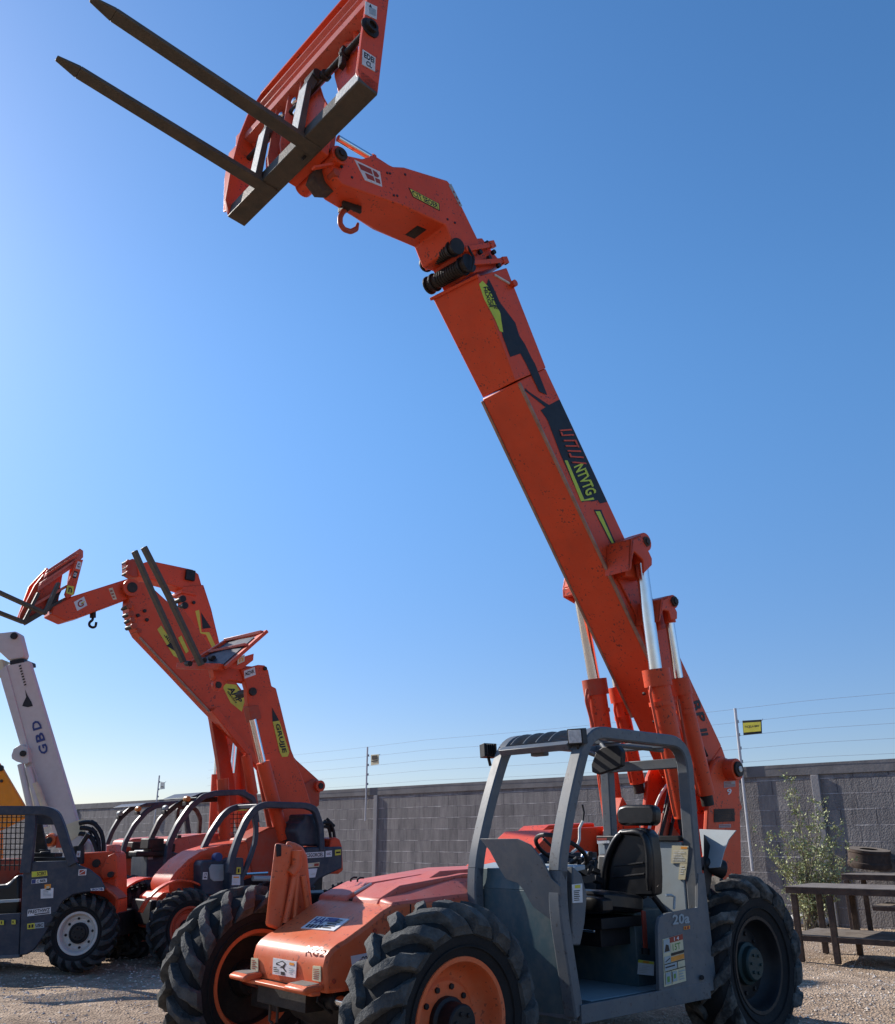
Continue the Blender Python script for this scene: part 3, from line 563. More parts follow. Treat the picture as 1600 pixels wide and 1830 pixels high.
# inner right wall, rear panel
b = MB(); b.hexa([(-1.05, .28, .53), (-2.40, .28, .53), (-2.40, .28, 1.42), (-1.75, .28, 1.42), (-1.30, .28, 1.25), (-1.05, .28, 1.2)], [(-1.05, .25, .53), (-2.40, .25, .53), (-2.40, .25, 1.42), (-1.75, .25, 1.42), (-1.30, .25, 1.25), (-1.05, .25, 1.2)], NAVY); b.build('inner_wall', tele, .004)
b = MB(); b.hexa([(-2.41, .29, .9), (-2.41, 1.09, .9), (-2.41, 1.09, 1.50), (-2.41, .29, 1.53)], [(-2.44, .29, .9), (-2.44, 1.09, .9), (-2.44, 1.09, 1.50), (-2.44, .29, 1.53)], PALE); b.box((-2.2, .60, .78), (.40, .64, .50), TEAL); b.box((-2.425, .69, 1.525), (.07, .80, .04), BLACK); b.build('rear_panel', tele, .006)
q = pxq(A, [(1200, 1543), (1229, 1542), (1231, 1512), (1202, 1511)], -2.405, 'bx'); decal(tele, q, CREAM, [('rect', (.55, .82, .95, .95), ODEC)]+lines(7, .08, .08, .92, .75, BRSTEEL, 6), 'instruction_decal', .004, (1, 0, 0))
q = pxq(A, [(1213, 1572), (1225, 1572), (1229, 1543), (1216, 1543)], -2.405, 'bx'); decal(tele, q, CREAM, lines(4, .1, .3, .9, .9, BRSTEEL, 7), 'instruction_decal', .004, (1, 0, 0))
q = pxq(A, [(1140, 1741), (1169, 1744), (1170, 1719), (1142, 1715)], -1.995, 'bx'); decal(tele, q, WDEC, [('rect', (0, .8, 1, 1), YDEC), ('rect', (.3, .84, .7, .96), ODEC)]+lines(5, .08, .1, .9, .7, BRSTEEL, 7), 'instruction_decal', .004, (1, 0, 0))
q = pxq(A, [(1068, 1508), (1090, 1507), (1090, 1496), (1068, 1497)], -2.395, 'bx'); decal(tele, q, WDEC, [('rect', (0, .5, .8, .9), RDEC)]+lines(3, .5, .1, .9, .45, BRSTEEL, 7), 'instruction_decal', .004, (1, 0, 0))
# rear mudguard blade behind the cab
b = MB(); px = [(1255, 1481), (1316, 1483), (1305, 1500), (1296, 1520), (1290, 1545), (1283, 1560), (1262, 1560), (1255, 1530)]
r1_ = [(-2.60, .95, 1.54), (-2.60, 1.34, 1.52)]; top = [(-2.56, 1.02, 1.56), (-2.56, 1.38, 1.55), (-2.62, 1.33, 1.46), (-2.66, 1.29, 1.36), (-2.68, 1.27, 1.22), (-2.68, .95, 1.22), (-2.60, .97, 1.4)]
ring = [A.bx(p, -2.60-.16*(1560-p[1])/80) for i, p in enumerate([(1250, 1482), (1316, 1484), (1303, 1500), (1294, 1522), (1287, 1550), (1268, 1552), (1256, 1530)])]
b.hexa(ring, [p+Vector((-.012, 0, 0)) for p in ring], PALE); b.build('rear_mudguard', tele, .002)
b = MB(); b.hexa([A.by(p, 1.16) for p in ((1258, 1490), (1270, 1512), (1275, 1550), (1268, 1600), (1258, 1605))], [A.by(p, 1.05) for p in ((1258, 1490), (1270, 1512), (1275, 1550), (1268, 1600), (1258, 1605))], BLACK); b.tube([(-2.62, 1.12, 1.35), (-2.78, 1.2, 1.30)], [.05, .07], BLACK, 14); b.build('fuel_filler', tele, .01)
# seat
SX, SYc = -1.98, .70
def pad3(b, c, d, m, R=None, n=5):      # cushion: a rounded box
    ex = .42; vs = []; U_ = 16; V_ = 9
    for j in range(V_+1):
        ph = -pi/2+pi*j/V_
        for i in range(U_):
            th = 2*pi*i/U_
            f = lambda a: (1 if a > 0 else -1)*abs(a)**ex
            p = Vector((d[0]/2*f(cos(ph))*f(cos(th)), d[1]/2*f(cos(ph))*f(sin(th)), d[2]/2*f(sin(ph))))
            if R is not None: p = R @ p
            vs.append(p+Vector(c))
    fs = [[j*U_+i, j*U_+(i+1) % U_, (j+1)*U_+(i+1) % U_, (j+1)*U_+i] for j in range(V_) for i in range(U_)]
    return b.add(vs, fs, m)
Rb = Matrix.Rotation(radians(-10), 3, 'Y')
def shell(px, dx, m, name, x0, bulge=.02, bev=.03):
    ring = [A.bx(p, x0) for p in px]; c = sum(ring, Vector())/len(ring)
    b = MB(); b.hexa(ring, [Vector((p.x-dx, c.y+(p.y-c.y)*.96, c.z+(p.z-c.z)*.97)) for p in ring], m); return b
o = shell([(1072, 1582), (1074, 1556), (1080, 1530), (1094, 1498), (1107, 1482), (1145, 1479), (1154, 1482), (1162, 1492), (1167, 1530), (1169, 1570), (1168, 1602), (1076, 1602)], .13, SEATM, '', -2.02).build('seat', tele, .016)
b = MB(); pad3(b, (-1.80, SYc+.04, 1.10), (.52, .58, .14), SEATM, Matrix.Rotation(radians(-6), 3, 'Y')); pad3(b, (-1.58, SYc+.04, 1.09), (.16, .58, .12), SEATM); b.build('seat_cushion', o, 0)
for l_ in (((1080, 1592), (1080, 1560), (1086, 1532), (1099, 1503), (1110, 1490)), ((1160, 1592), (1161, 1560), (1160, 1525), (1154, 1495), (1142, 1487), (1112, 1488))):
    b = MB(); pp = round_path([A.bx(p, -2.005) for p in l_], .05, 5); b.tube(pp, [.012]+[.026]*(len(pp)-2)+[.014], SEATM, 12); b.build('bolster', o, 0)
for l_ in (((1098, 1548), (1150, 1542)), ((1094, 1568), (1152, 1562))):
    b = MB(); b.tube([A.bx(p, -2.017) for p in l_], .006, BLACK, 6); b.build('seam', o, 0)
b = MB(); 
hr = shell([(1103, 1470), (1101, 1450), (1106, 1441), (1118, 1438), (1160, 1438), (1168, 1442), (1171, 1452), (1170, 1471), (1164, 1476), (1110, 1476)], .10, SEATM, '', -2.06).build('headrest', o, .025)
b = MB(); b.hexa([(-2.10, .47, 1.10), (-2.10, .93, 1.10), (-2.16, .93, 1.42), (-2.16, .47, 1.42)], [(-2.22, .50, 1.10), (-2.22, .90, 1.10), (-2.24, .90, 1.40), (-2.24, .50, 1.40)], BLACK); b.build('seat_shell', o, .03)
b = MB(); b.box((-1.84, SYc, .965), (.46, .46, .07), BLACK); b.box((-1.84, SYc, .87), (.34, .34, .12), BLACK); b.tube([(-1.60, .48, .94), (-1.57, .52, .92), (-1.57, .9, .92)], .010, CHROME, 8); b.tube([(-1.58, .56, .93), (-1.55, .56, .88), (-1.56, .56, .82)], .012, CHROME, 8); b.build('seat_base', o, .012)
b = MB(); p = A.by((1163, 1577), 1.04); b.tube([p+Vector((0, -.01, 0)), p+Vector((0, .05, 0))], .030, CHROME, 14); b.tube([p, A.by((1163, 1605), 1.04)], .013, BLACK, 10); b.tube([A.by((1158, 1590), 1.02), A.by((1176, 1612), 1.05), A.by((1190, 1632), 1.06)], .022, BLACK, 10); b.build('armrest_knob', tele, 0)
b = MB(); b.sweep([A.by(p, .99) for p in ((1150, 1628), (1152, 1655), (1154, 1695))], .045, .012, RDEC, (1, 0, .2)); b.cyl(A.by((1154, 1695), .99), A.by((1154, 1706), .99), .03, BLACK, 10); b.build('seat_belt', tele, 0)
# console and steering wheel
b = MB(); b.hexa([(-1.05, .45, .55), (-1.05, .95, .55), (-1.05, .95, 1.25), (-1.05, .45, 1.25)], [(-1.22, .50, .55), (-1.22, .90, .55), (-1.36, .90, 1.28), (-1.36, .50, 1.28)], BLACK); b.build('console', tele, .02)
c = A.bx((975, 1545), -1.30); c = A.bx((1003, 1520), -1.38); nrm = Vector((-.55, 0, .83)).normalized(); e1 = Vector((0, 1, 0)); e2 = nrm.cross(e1)
b = MB(); ringp = [c+(e1*cos(t)+e2*sin(t))*.19 for t in [2*pi*k/28 for k in range(29)]]; b.tube(ringp, .015, BLACK, 10, False)
for k in (0, 1, 2): t = 2*pi*k/3+.4; b.tube([c-nrm*.03, c-nrm*.02+(e1*cos(t)+e2*sin(t))*.18], .010, BLACK, 8)
b.tube([c-nrm*.30, c-nrm*.02], .03, BLACK, 12); p = c+(e1*.7+e2*.5)*.19; b.tube([p, p+nrm*.05], .022, CHROME, 12); b.build('steering_wheel', tele, 0)
b = MB(); b.tube([A.by(p, .85) for p in ((1041, 1438), (1044, 1452), (1042, 1468))], .007, BLACK, 8); b.tube([A.by(p, .85) for p in ((1042, 1468), (1036, 1480), (1036, 1500), (1030, 1518), (1022, 1524))], .010, BRSTEEL, 8)
b.build('control_lever', tele, 0)
b = MB(); 
for (x, y, dx, dy, dz) in ((-1.42, .93, .14, .08, .05), (-1.50, .85, .10, .10, .06), (-1.45, .38, .10, .07, .05)): b.box((x, y, 1.26), (dx, dy, dz), BLACK)
for y in (.36, .41, .46): b.tube([(-1.75, y, 1.15), (-1.73, y, 1.32)], .008, BLACK, 8); b.tube([(-1.73, y, 1.31), (-1.73, y, 1.36)], .017, BLACK, 10)
b.box((-1.75, .37, 1.05), (.5, .14, .24), BLACK); b.tube([(-1.25, .78, 1.25), (-1.33, .98, 1.40)], .016, BLACK, 8); b.build('control_levers', tele, .006)
rc = random.Random(21)
for i, (px, c_, d_) in enumerate((((1036, 1556), .95, .07), ((1046, 1548), .85, .06), ((1056, 1542), .75, .07), ((1062, 1556), .8, .06), ((1048, 1570), .9, .08), ((1066, 1572), .7, .07), ((1040, 1538), .7, .05))):
    q = A.by(px, c_); b = MB(); b.box(q, (d_*1.3, d_, d_*.6), BLACK if i % 3 else SEATM, Matrix.Rotation(rc.uniform(-.6, .6), 3, 'Y')); b.tube([q, q+Vector((rc.uniform(-.04, .04), rc.uniform(-.05, .05), d_*1.1))], [.012, .02], BLACK, 8); b.build('control_knob', tele, .008)
# mirror and lamps
b = MB(); mr = [A.bx(p, -1.42) for p in ((1058, 1380), (1057, 1366), (1066, 1343), (1077, 1335), (1104, 1332), (1111, 1343), (1110, 1368), (1102, 1373), (1068, 1384))]
b.hexa(mr, [p+Vector((-.05, 0, 0)) for p in mr], BLACK); b.tube([A.bx((1110, 1370), -1.45), Vector((-1.75, .9, 2.2)), Vector((-2.40, 1.0, 2.18))], .018, GREY, 8); b.tube([Vector((-1.6, .7, 2.2)), Vector((-2.40, .5, 2.12))], .02, GREY, 8); b.build('inside_mirror', tele, .012)
def worklight(px, x, look, sz=.10, label=None):
    p = A.bx(px, x); look = Vector(look).normalized(); R = look.to_track_quat('X', 'Z').to_matrix()
    b = MB(); b.box(p, (.075, sz*1.1, sz), BLACK, R); 
    for i in range(5): b.box(p-look*.045+R @ Vector((0, (i-2)*.018, 0)), (.03, .005, sz*.8), BLACK, R)
    b.tube([p-Vector((0, 0, sz*.5)), p-Vector((.02, 0, sz*.5+.06))], .012, BLACK, 8)
    o = b.build('work_light', tele, .008, label=label); l = MB(); l.box(p+look*.038, (.006, sz*.92, sz*.82), LENS, R); l.build('lens', o, .002)
worklight((1032, 1316), -1.16, (1, .25, -.12), .105, 'square work light on the cab roof corner with its pale lens in view')
worklight((873, 1342), -1.20, (-.25, -.9, -.1), .10, 'square work light on the outer roof post turned away')
b = MB(); b.tube([A.bx((888, 1347), -1.2), A.bx((902, 1352), -1.22)], .014, BLACK, 8); b.tube([A.bx((886, 1345), -1.2), A.bx((886, 1330), -1.2)], .004, GREASE, 6); b.build('lamp_bracket', tele, 0)
# ------------------------------------------------------------------ rear tower
tow = [(-3.35, .80), (-3.80, 1.05), (-4.02, 1.32), (-4.10, 1.62), (-4.19, 1.95), (-4.24, 2.12), (-4.34, 2.24), (-4.46, 2.30), (-4.60, 2.28), (-4.72, 2.20), (-4.76, 2.10), (-4.70, 1.7), (-4.62, 1.2), (-4.55, .62), (-3.5, .62)]
b = MB(); b.prism(tow, .20, .25, ORANGE); b.prism(tow, -.53, -.48, ORANGE); b.prism([(-3.9, .62), (-4.55, .62), (-4.62, 1.2), (-4.4, 1.2), (-3.9, .9)], -.48, .20, ORANGE); b.prism([(-4.50, 1.2), (-4.62, 1.2), (-4.72, 1.9), (-4.66, 1.9)], -.48, .20, ORANGE)
b.build('rear_tower', tele, .012)
b = MB(); b.cyl((-4.56, -.60, 2.17), (-4.56, .36, 2.17), .105, ORANGE, 28); b.cyl((-4.56, .36, 2.17), (-4.56, .385, 2.17), .075, GREASE, 24); b.cyl((-4.56, .385, 2.17), (-4.56, .40, 2.17), .03, BRSTEEL, 12); b.build('boom_pivot', tele, .006)
decal(tele, pxq(A, [(1276, 1470), (1313, 1468), (1312, 1445), (1276, 1446)], .25), RUST, lines(7, .04, .05, .96, .95, GREASE, 2), 'vent_grille', .006, (0, 1, 0))
decal(tele, pxq(A, [(1294, 1408), (1314, 1406), (1314, 1396), (1294, 1397)], .25), PALE, lines(4, .03, .05, .97, .95, RDEC, 2), 'small_decal', .003, (0, 1, 0))
decal(tele, pxq(A, [(1299, 1421), (1308, 1420), (1307, 1409), (1299, 1410)], .25), None, [('9', (0, 0, 1, 1), WDEC)], 'number_decal', .003, (0, 1, 0))
decal(tele, pxq(A, [(1285, 1480), (1306, 1479), (1306, 1473), (1285, 1474)], .25), PALE, lines(2, .03, .05, .97, .95, RDEC, 2), 'small_decal', .003, (0, 1, 0))
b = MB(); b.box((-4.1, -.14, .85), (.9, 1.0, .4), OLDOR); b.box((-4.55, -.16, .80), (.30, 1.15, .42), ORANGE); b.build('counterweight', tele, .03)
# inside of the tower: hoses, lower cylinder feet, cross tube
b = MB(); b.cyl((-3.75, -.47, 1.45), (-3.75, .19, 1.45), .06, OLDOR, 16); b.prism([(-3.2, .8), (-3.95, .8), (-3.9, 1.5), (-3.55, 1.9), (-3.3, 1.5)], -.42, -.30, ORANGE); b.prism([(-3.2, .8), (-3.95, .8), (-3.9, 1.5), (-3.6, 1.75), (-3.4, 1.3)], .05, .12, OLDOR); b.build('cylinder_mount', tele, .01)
b = MB(); rh = random.Random(5)
for i in range(7):
    x = -3.45-i*.04; pts = [(x, .02+.03*i, 1.0), (x+rh.uniform(-.1, .1), .08+.02*i, 1.35), (x-.15, .0+rh.uniform(0, .15), 1.7), (x-.45, .02, 2.0+rh.uniform(-.1, .1))]
    b.tube(round_path(pts, .1, 4), .016, (BLACK, OLDOR, GREASE)[i % 3], 8)
b.build('hydraulic_hoses', tele, 0)
# ------------------------------------------------------------------ boom
u = Vector((.5845, 0, .8114)); n_ = Vector((-.8114, 0, .5845)); F0 = Vector((-1.80, 0, 5.605))   # front lower edge of the outer section at the sleeve
def bp(s, t, y): q = F0+u*s+n_*t; return (q.x, y, q.z)
LB = 4.95
b = MB(); b.hexa([bp(-LB, .06, YL), bp(-LB, .06, YR), bp(-LB, .40, YR), bp(-LB, .40, YL)], [bp(-LB+.65, 0, YL), bp(-LB+.65, 0, YR), bp(-LB+.65, .526, YR), bp(-LB+.65, .526, YL)], ORANGE)
b.hexa([bp(-LB+.65, 0, YL), bp(-LB+.65, 0, YR), bp(-LB+.65, .526, YR), bp(-LB+.65, .526, YL)], [bp(.0, .01, YL), bp(.0, .01, YR), bp(.0, .526, YR), bp(.0, .526, YL)], ORANGE)
boom = b.build('boom', tele, .012)
for y in (YL, YR+.0):
    sgn = 1 if y > 0 else -1
    b = MB(); b.beam(bp(-3.6, .012, y+.012*sgn), bp(-.02, .012, y+.012*sgn), .022, .03, RAIL, (0, 1, 0)); b.build('wear_rail', boom, .003)
# flared upper sleeve
lo = [(919, 676), (860, 712)]; 
Lb = A.by((921, 681), YL+.004); Rb_ = A.by((863, 711), YR-.02); Lt = A.by((853, 494), YL+.004); Rt = A.by((773, 533), YR-.02)
Bb = Vector(bp(.0, .53, YL+.004)); Bt = A.by((906, 478), YL+.004)
b = MB(); b.hexa([Lb, Rb_, Vector((Bb.x, Rb_.y, Bb.z)), Bb], [Lt, Rt, Vector((Bt.x, Rt.y, Bt.z)), Bt], ORANGE); sleeve = b.build('boom_sleeve', tele, .010)
b = MB(); b.beam(Lt+Vector((0, .02, 0)), Rt+Vector((0, -.02, 0)), .05, .03, ORANGE, u); b.build('sleeve_lip', sleeve, .004)
# collars with roller packs
def collar(pL, pR, pB, name, grow=.02):
    a = A.by(pL, YL+grow); r = A.by(pR, YR-grow); k = A.by(pB, YL+grow)
    b = MB(); b.beam(a, k, .05, .035, ORANGE, (0, 1, 0)); b.beam(a, r, .05, .035, ORANGE, u)
    e = k+(k-a).normalized()*.08; b.beam(k, e, .07, .05, ORANGE, (0, 1, 0)); b.build(name, tele, .006)
collar((846, 470), (770, 497), (897, 466), 'boom_collar'); collar((832, 446), (762, 480), (874, 438), 'boom_collar')
def rollers(p0, p1, r):
    a = A.by(p0, YL+.02); c = A.by(p1, YR-.03); b = MB(); d = (c-a); b.tube([a, c], r, GREASE, 18); o = b.build('roller_pack', tele, .003)
    for t in (0, .14, .86, 1): b = MB(); b.tube([a+d*(t-.02), a+d*(t+.02)], r*1.28, BLACK, 18); b.build('roller_flange', o, .003)
    b = MB()
    for i in range(10): t = .2+i*.06; b.tube([a+d*(t-.012), a+d*(t+.012)], r*1.10, GREASE, 14)
    b.build('hose_ring', o, 0)
rollers((817, 440), (762, 472), .062); rollers((838, 470), (768, 510), .072)
# neck between sleeve and gooseneck
nk0 = [A.by((846, 488), YL-.03), A.by((900, 474), YL-.03)]; nk1 = [A.by((815, 428), YL-.03), A.by((862, 425), YL-.03)]
b = MB(); b.hexa([nk0[0], nk0[1], nk0[1]+Vector((0, -.42, 0)), nk0[0]+Vector((0, -.42, 0))], [nk1[0], nk1[1], nk1[1]+Vector((0, -.42, 0)), nk1[0]+Vector((0, -.42, 0))], ORANGE); b.build('inner_boom', tele, .008)
for p in ((868, 436), (880, 452), (872, 462), (889, 476), (856, 452), (902, 470)):
    b = MB(); q = A.by(p, YL); b.cyl(q+Vector((0, 0, 0)), q+Vector((0, .035, 0)), .024, BLACK, 12); b.build('wear_pad_bolt', tele, .002)
b = MB(); q0 = A.by((884, 491), YL+.01); q1 = A.by((915, 509), YL+.01); b.tube([q0, q1], .012, BRSTEEL, 8); b.cyl(q1+Vector((0, -.03, 0)), q1+Vector((0, .05, 0)), .035, ORANGE, 12); b.build('retaining_rod', tele, 0)
# gooseneck
gp = ST([(598, 272), (648, 283), (662, 279), (703, 297), (722, 298), (800, 322), (808, 332), (858, 434), (852, 455), (812, 440), (806, 425), (797, 402), (722, 368), (655, 345), (612, 330), (596, 312), (590, 292)], YL)
def gy(x): return YR+.02+(.20*min(1, max(0, (x+.45)/.75)))      # the head tapers to the right side
b = MB(); b.hexa([(x, YL, z) for x, z in gp], [(x, gy(x), z) for x, z in gp], ORANGE); goose = b.build('gooseneck', tele, .014)
# deeper lower box under the gooseneck (its underside is what the camera sees)
gl = [A.by(p, YR+.02) for p in ((556, 305), (566, 346), (614, 362), (680, 396), (762, 440))]
# pin boss, cylinder and link at the head
b = MB(); q = A.by((601, 283), YL); b.cyl((q.x, YR-.03, q.z), (q.x, YL+.06, q.z), .085, ORANGE, 24); b.cyl((q.x, YL+.06, q.z), (q.x, YL+.085, q.z), .06, RUST, 20); b.cyl((q.x, YL+.085, q.z), (q.x, YL+.10, q.z), .03, GREASE, 12); b.build('head_pin', tele, .004)
b = MB(); a0 = A.by((604, 247), -.10); a1 = A.by((668, 285), -.10); b.tube([a0, a0.lerp(a1, .95)], .032, CHROME, 14); b.tube([a0.lerp(a1, .93), a1], .045, ORANGE, 14); b.build('tilt_cylinder', tele, 0)
b = MB(); q = [A.by(p, YL-.03) for p in ((655, 296), (663, 277), (672, 279), (700, 297), (690, 306))]; b.hexa(q, [p+Vector((0, -.30, 0)) for p in q], ORANGE); b.build('cylinder_bracket', tele, .008)
b = MB(); q = [A.by(p, -.02) for p in ((566, 300), (598, 296), (610, 330), (602, 342), (576, 340), (560, 318))]; b.hexa(q, [p+Vector((0, -.12, 0)) for p in q], RUST); b.build('quick_hitch_block', tele, .004); b = MB(); q = A.by((590, 318), .02); b.cyl(q, q+Vector((0, .10, 0)), .035, OLDOR, 14); b.beam(A.by((560, 300), YL), A.by((604, 292), YL), .02, .05, ORANGE, (0, 1, 0)); b.build('hitch_pin', tele, .002)
# hook under the boom head
b = MB(); hk = [A.by(p, -.16) for p in ((626, 366), (613, 378), (608, 388), (608, 400), (615, 410), (627, 414), (637, 409), (640, 399))]; hp_ = round_path(hk, .018, 3); b.tube(hp_, [.024]*(len(hp_)-3)+[.022, .018, .012], OLDOR, 12)
b.build('lifting_hook', tele, 0)
b = MB(); b.beam(A.by((612, 352), -.10), A.by((645, 368), -.10), .16, .03, GREASE, (0, 1, 0)); b.box(A.by((628, 360), -.14), (.14, .10, .10), RUST); b.box(A.by((616, 372), -.16), (.06, .12, .06), GREASE); b.build('hook_bracket', tele, .006)
# gooseneck decals
def dl(l, c=YL, lift=.004): return pxq(A, l, c)
decal(tele, dl([(652, 322), (683, 334), (679, 307), (633, 285)]), WDEC, [('rect', (.08, .55, .62, .88), RDEC), ('rect', (.22, .16, .62, .46), RDEC), ([(.68, .5), (.68, .88), (.84, .84), (.93, .66), (.84, .5)], (0, 0, 1, 1), RDEC), ('rect', (.68, .14, .92, .42), RDEC), ('rect', (.4, .0, .55, .1), WDEC)], 'maker_decal', .003, (0, 1, 0), label='white and dark red emblem on the boom head')
decal(tele, dl([(738, 352), (786, 377), (785, 364), (730, 335)]), BDEC, [('rect', (.03, .08, .97, .92), YDEC), ('CIT', (.05, .15, .38, .85), BDEC), ('SEOER', (.42, .15, .95, .85), BDEC)], 'yellow_label', .003, (0, 1, 0))
decal(tele, dl([(822, 369), (826, 368), (806, 328), (802, 331)]), PALE, [('rect', (.2, .1, .7, .2), RDEC), ('rect', (.2, .3, .7, .45), RDEC), ('rect', (.2, .6, .7, .7), RDEC)], 'small_decal', .003, (0, 1, 0))
b = MB()
for p in ((692, 309), (697, 310), (704, 349), (710, 350), (629, 317), (800, 392), (813, 398), (724, 312)): q = A.by(p, YL); b.cyl(q, q+Vector((0, .006, 0)), .012, BDEC, 10)
b.build('bolt_holes', goose, 0)
qh = [A.bz(p, A.by((797, 402), YL).z-.0) for p in ((745, 411), (768, 426), (780, 414), (758, 403))]
gu0 = Vector((gp[11][0], 0, gp[11][1])); gu1 = Vector((gp[12][0], 0, gp[12][1])); gd = (gu1-gu0)
def gund(t, y): q = gu0+gd*t; return (q.x, y, q.z)
decal(tele, [gund(.42, -.06), gund(.20, -.06), gund(.20, -.24), gund(.42, -.24)], BDEC, [('rect', (.1, .1, .9, .9), GREASE)], 'access_cover', .004, (0, 0, -1))
# boom lettering: long black arrow, black block with letters, lime under-bar
def bl(l): return [(p.x, p.y, p.z) for p in pxq(A, l, YL)]
def poly(parent, px, m, name, lift, c=YL):
    ring = pxq(A, px, c); b = MB(); b.add([p+Vector((0, lift, 0)) for p in ring], [list(range(len(ring)))], m)
    me = bpy.data.meshes.new(name); me.from_pydata([tuple(p) for p in b.v], [], b.f); me.materials.append(m); o = bpy.data.objects.new(name, me); COL.objects.link(o); o.parent = parent; return o
def multi(parent, items, name, c=YL, base=.003, label=None):
    b = MB(); k = 0
    for px, m in items:
        k += 1; ring = pxq(A, px, c)
        b.add([p+Vector((0, base+.0006*k, 0)) for p in ring], [list(range(len(ring)))], m)
    me = bpy.data.meshes.new(name); me.from_pydata([tuple(p) for p in b.v], [], b.f)
    for m in b.mats: me.materials.append(m)
    me.polygons.foreach_set('material_index', b.m); o = bpy.data.objects.new(name, me); COL.objects.link(o); o.parent = parent
    if label: o['label'] = label
    return o
ys_ = YL+.004
multi(tele, [([(873, 498), (882, 515), (893, 540), (921, 577), (928, 600), (938, 615), (950, 640), (956, 650), (978, 706), (964, 700), (940, 650), (930, 632), (912, 638), (898, 600), (893, 575), (880, 545), (868, 512)], BDEC),
            ([(856, 508), (862, 502), (872, 512), (885, 540), (894, 560), (896, 575), (899, 594), (893, 592), (885, 572), (875, 553), (865, 535)], LIME)], 'arrow_decal', ys_, .003, 'worn black arrow with a lime flash on the boom sleeve')
decal(tele, pxq(A, [(879, 556), (891, 556), (872, 509), (861, 512)], ys_), None, [('IVACS', (.0, .08, .52, .92), BDEC)], 'yellow_lettering', .008, (0, 1, 0)) if False else None
q = pxq(A, [(862, 512), (874, 552), (892, 556), (874, 508)], ys_)
decal(tele, q, None, [('ЯDCE', (.05, .52, .95, .98), BDEC), ('NLXOR', (.05, .04, .95, .46), BDEC)], 'small_lettering', .006, (0, 1, 0))
multi(tele, [([(938, 693), (945, 700), (981, 724), (1000, 714), (1085, 897), (1072, 900), (1068, 894), (1060, 896), (1045, 896), (1040, 898), (1003, 815), (978, 750), (966, 733), (975, 728), (938, 698)], BDEC),
            ([(1009, 823), (1014, 823), (1044, 893), (1038, 896)], LIME), ([(1044, 893), (1038, 896), (1062, 893), (1060, 889)], LIME)], 'boom_decal', YL, .003, 'big worn black decal with slanted letters on the boom side')
q = pxq(A, [(996, 768), (1024, 840), (1052, 836), (1018, 758)], YL); decal(tele, q, None, [([(x, .08), (x+.035, .08), (x+.12, .92), (x+.085, .92)], (0, 0, 1, 1), ORANGE) for x in (.02, .14, .27, .40, .52, .66, .80)]+[([(.08, .08), (.16, .08), (.17, .2), (.09, .2)], (0, 0, 1, 1), ORANGE), ([(.36, .8), (.52, .8), (.53, .92), (.37, .92)], (0, 0, 1, 1), ORANGE), ([(.60, .08), (.70, .08), (.71, .2), (.61, .2)], (0, 0, 1, 1), ORANGE)], 'boom_lettering', .009, (0, 1, 0))
q = pxq(A, [(1021, 836), (1044, 888), (1068, 880), (1044, 826)], YL); decal(tele, q, None, [('NTVTG', (0, .12, 1, .9), LIME)], 'boom_lettering', .009, (0, 1, 0))
multi(tele, [([(1061, 911), (1074, 911), (1100, 970), (1093, 975)], BDEC), ([(1064, 914), (1072, 914), (1097, 970), (1093, 971)], LIME)], 'lime_bar', YL)
q = pxq(A, [(1232, 1256), (1246, 1291), (1264, 1289), (1251, 1250)], YL); decal(tele, q, None, [('ᒥG', (0, 0, 1, 1), BDEC)] if False else [('P', (.55, .1, 1, .9), BDEC), ('B', (0, .1, .45, .9), BDEC)], 'boom_lettering', .004, (0, 1, 0))
q = pxq(A, [(1251, 1316), (1249, 1302), (1262, 1300), (1266, 1314)], YL); decal(tele, q, None, [('rect', (0, 0, .35, 1), BDEC), ('rect', (.5, 0, .9, 1), BDEC)], 'boom_lettering', .004, (0, 1, 0))
# ------------------------------------------------------------------ lift cylinders
def lift(y, top, mid, bot, rr_, rb, brk, rusty=False, label=None):
    T = A.by(top, y); Mi = A.by(mid, y); Bo = A.by(bot, y); d = (Bo-T).normalized()
    Bo = T+d*((Bo-T).length)
    b = MB(); b.tube([Mi+d*-.0, Bo], rb, ORANGE, 22); b.tube([Mi, Mi+d*.16], rb*1.22, OLDOR if rusty else ORANGE, 22); b.tube([Mi+d*.3, Mi+d*.34], rb*1.08, ORANGE, 18); b.tube([Bo, Bo+d*.10], rb*.7, GREASE, 14)
    s_ = 1 if y > 0 else -1
    b.tube([Mi+Vector((-.02, 0, 0))+d*.12+Vector((rb*1.1, s_*.0, 0)), Mi+d*.25+Vector((rb*1.45, 0, 0)), Bo+Vector((rb*1.45, 0, 0))], .014, ORANGE, 8)
    o = b.build('lift_cylinder', tele, 0, label=label)
    b = MB(); b.tube([T+d*.10, Mi], rr_, CHROME, 22); b.build('rod', o, 0)
    b = MB(); b.tube([T+d*-.02, T+d*.20], rr_*1.25, ORANGE, 20); b.cyl(T+Vector((0, -.09, 0)), T+Vector((0, .09, 0)), rr_*1.5, ORANGE, 20); b.build('rod_eye', o, .004)
    return T, d
YA = .30
T1, d1 = lift(YA, (1141, 972), (1172, 1196), (1225, 1460), .062, .108, 0, label='long lift cylinder with bright rod on the near side of the boom')
T2, d2 = lift(YA, (1191, 1078), (1213, 1212), (1262, 1420), .045, .085, 0)
YB = -.56
T3, d3 = lift(YB, (1030, 1030), (1062, 1214), (1100, 1480), .062, .105, 0, True)
T4, d4 = lift(YB, (1085, 1100), (1103, 1228), (1140, 1400), .045, .078, 0)
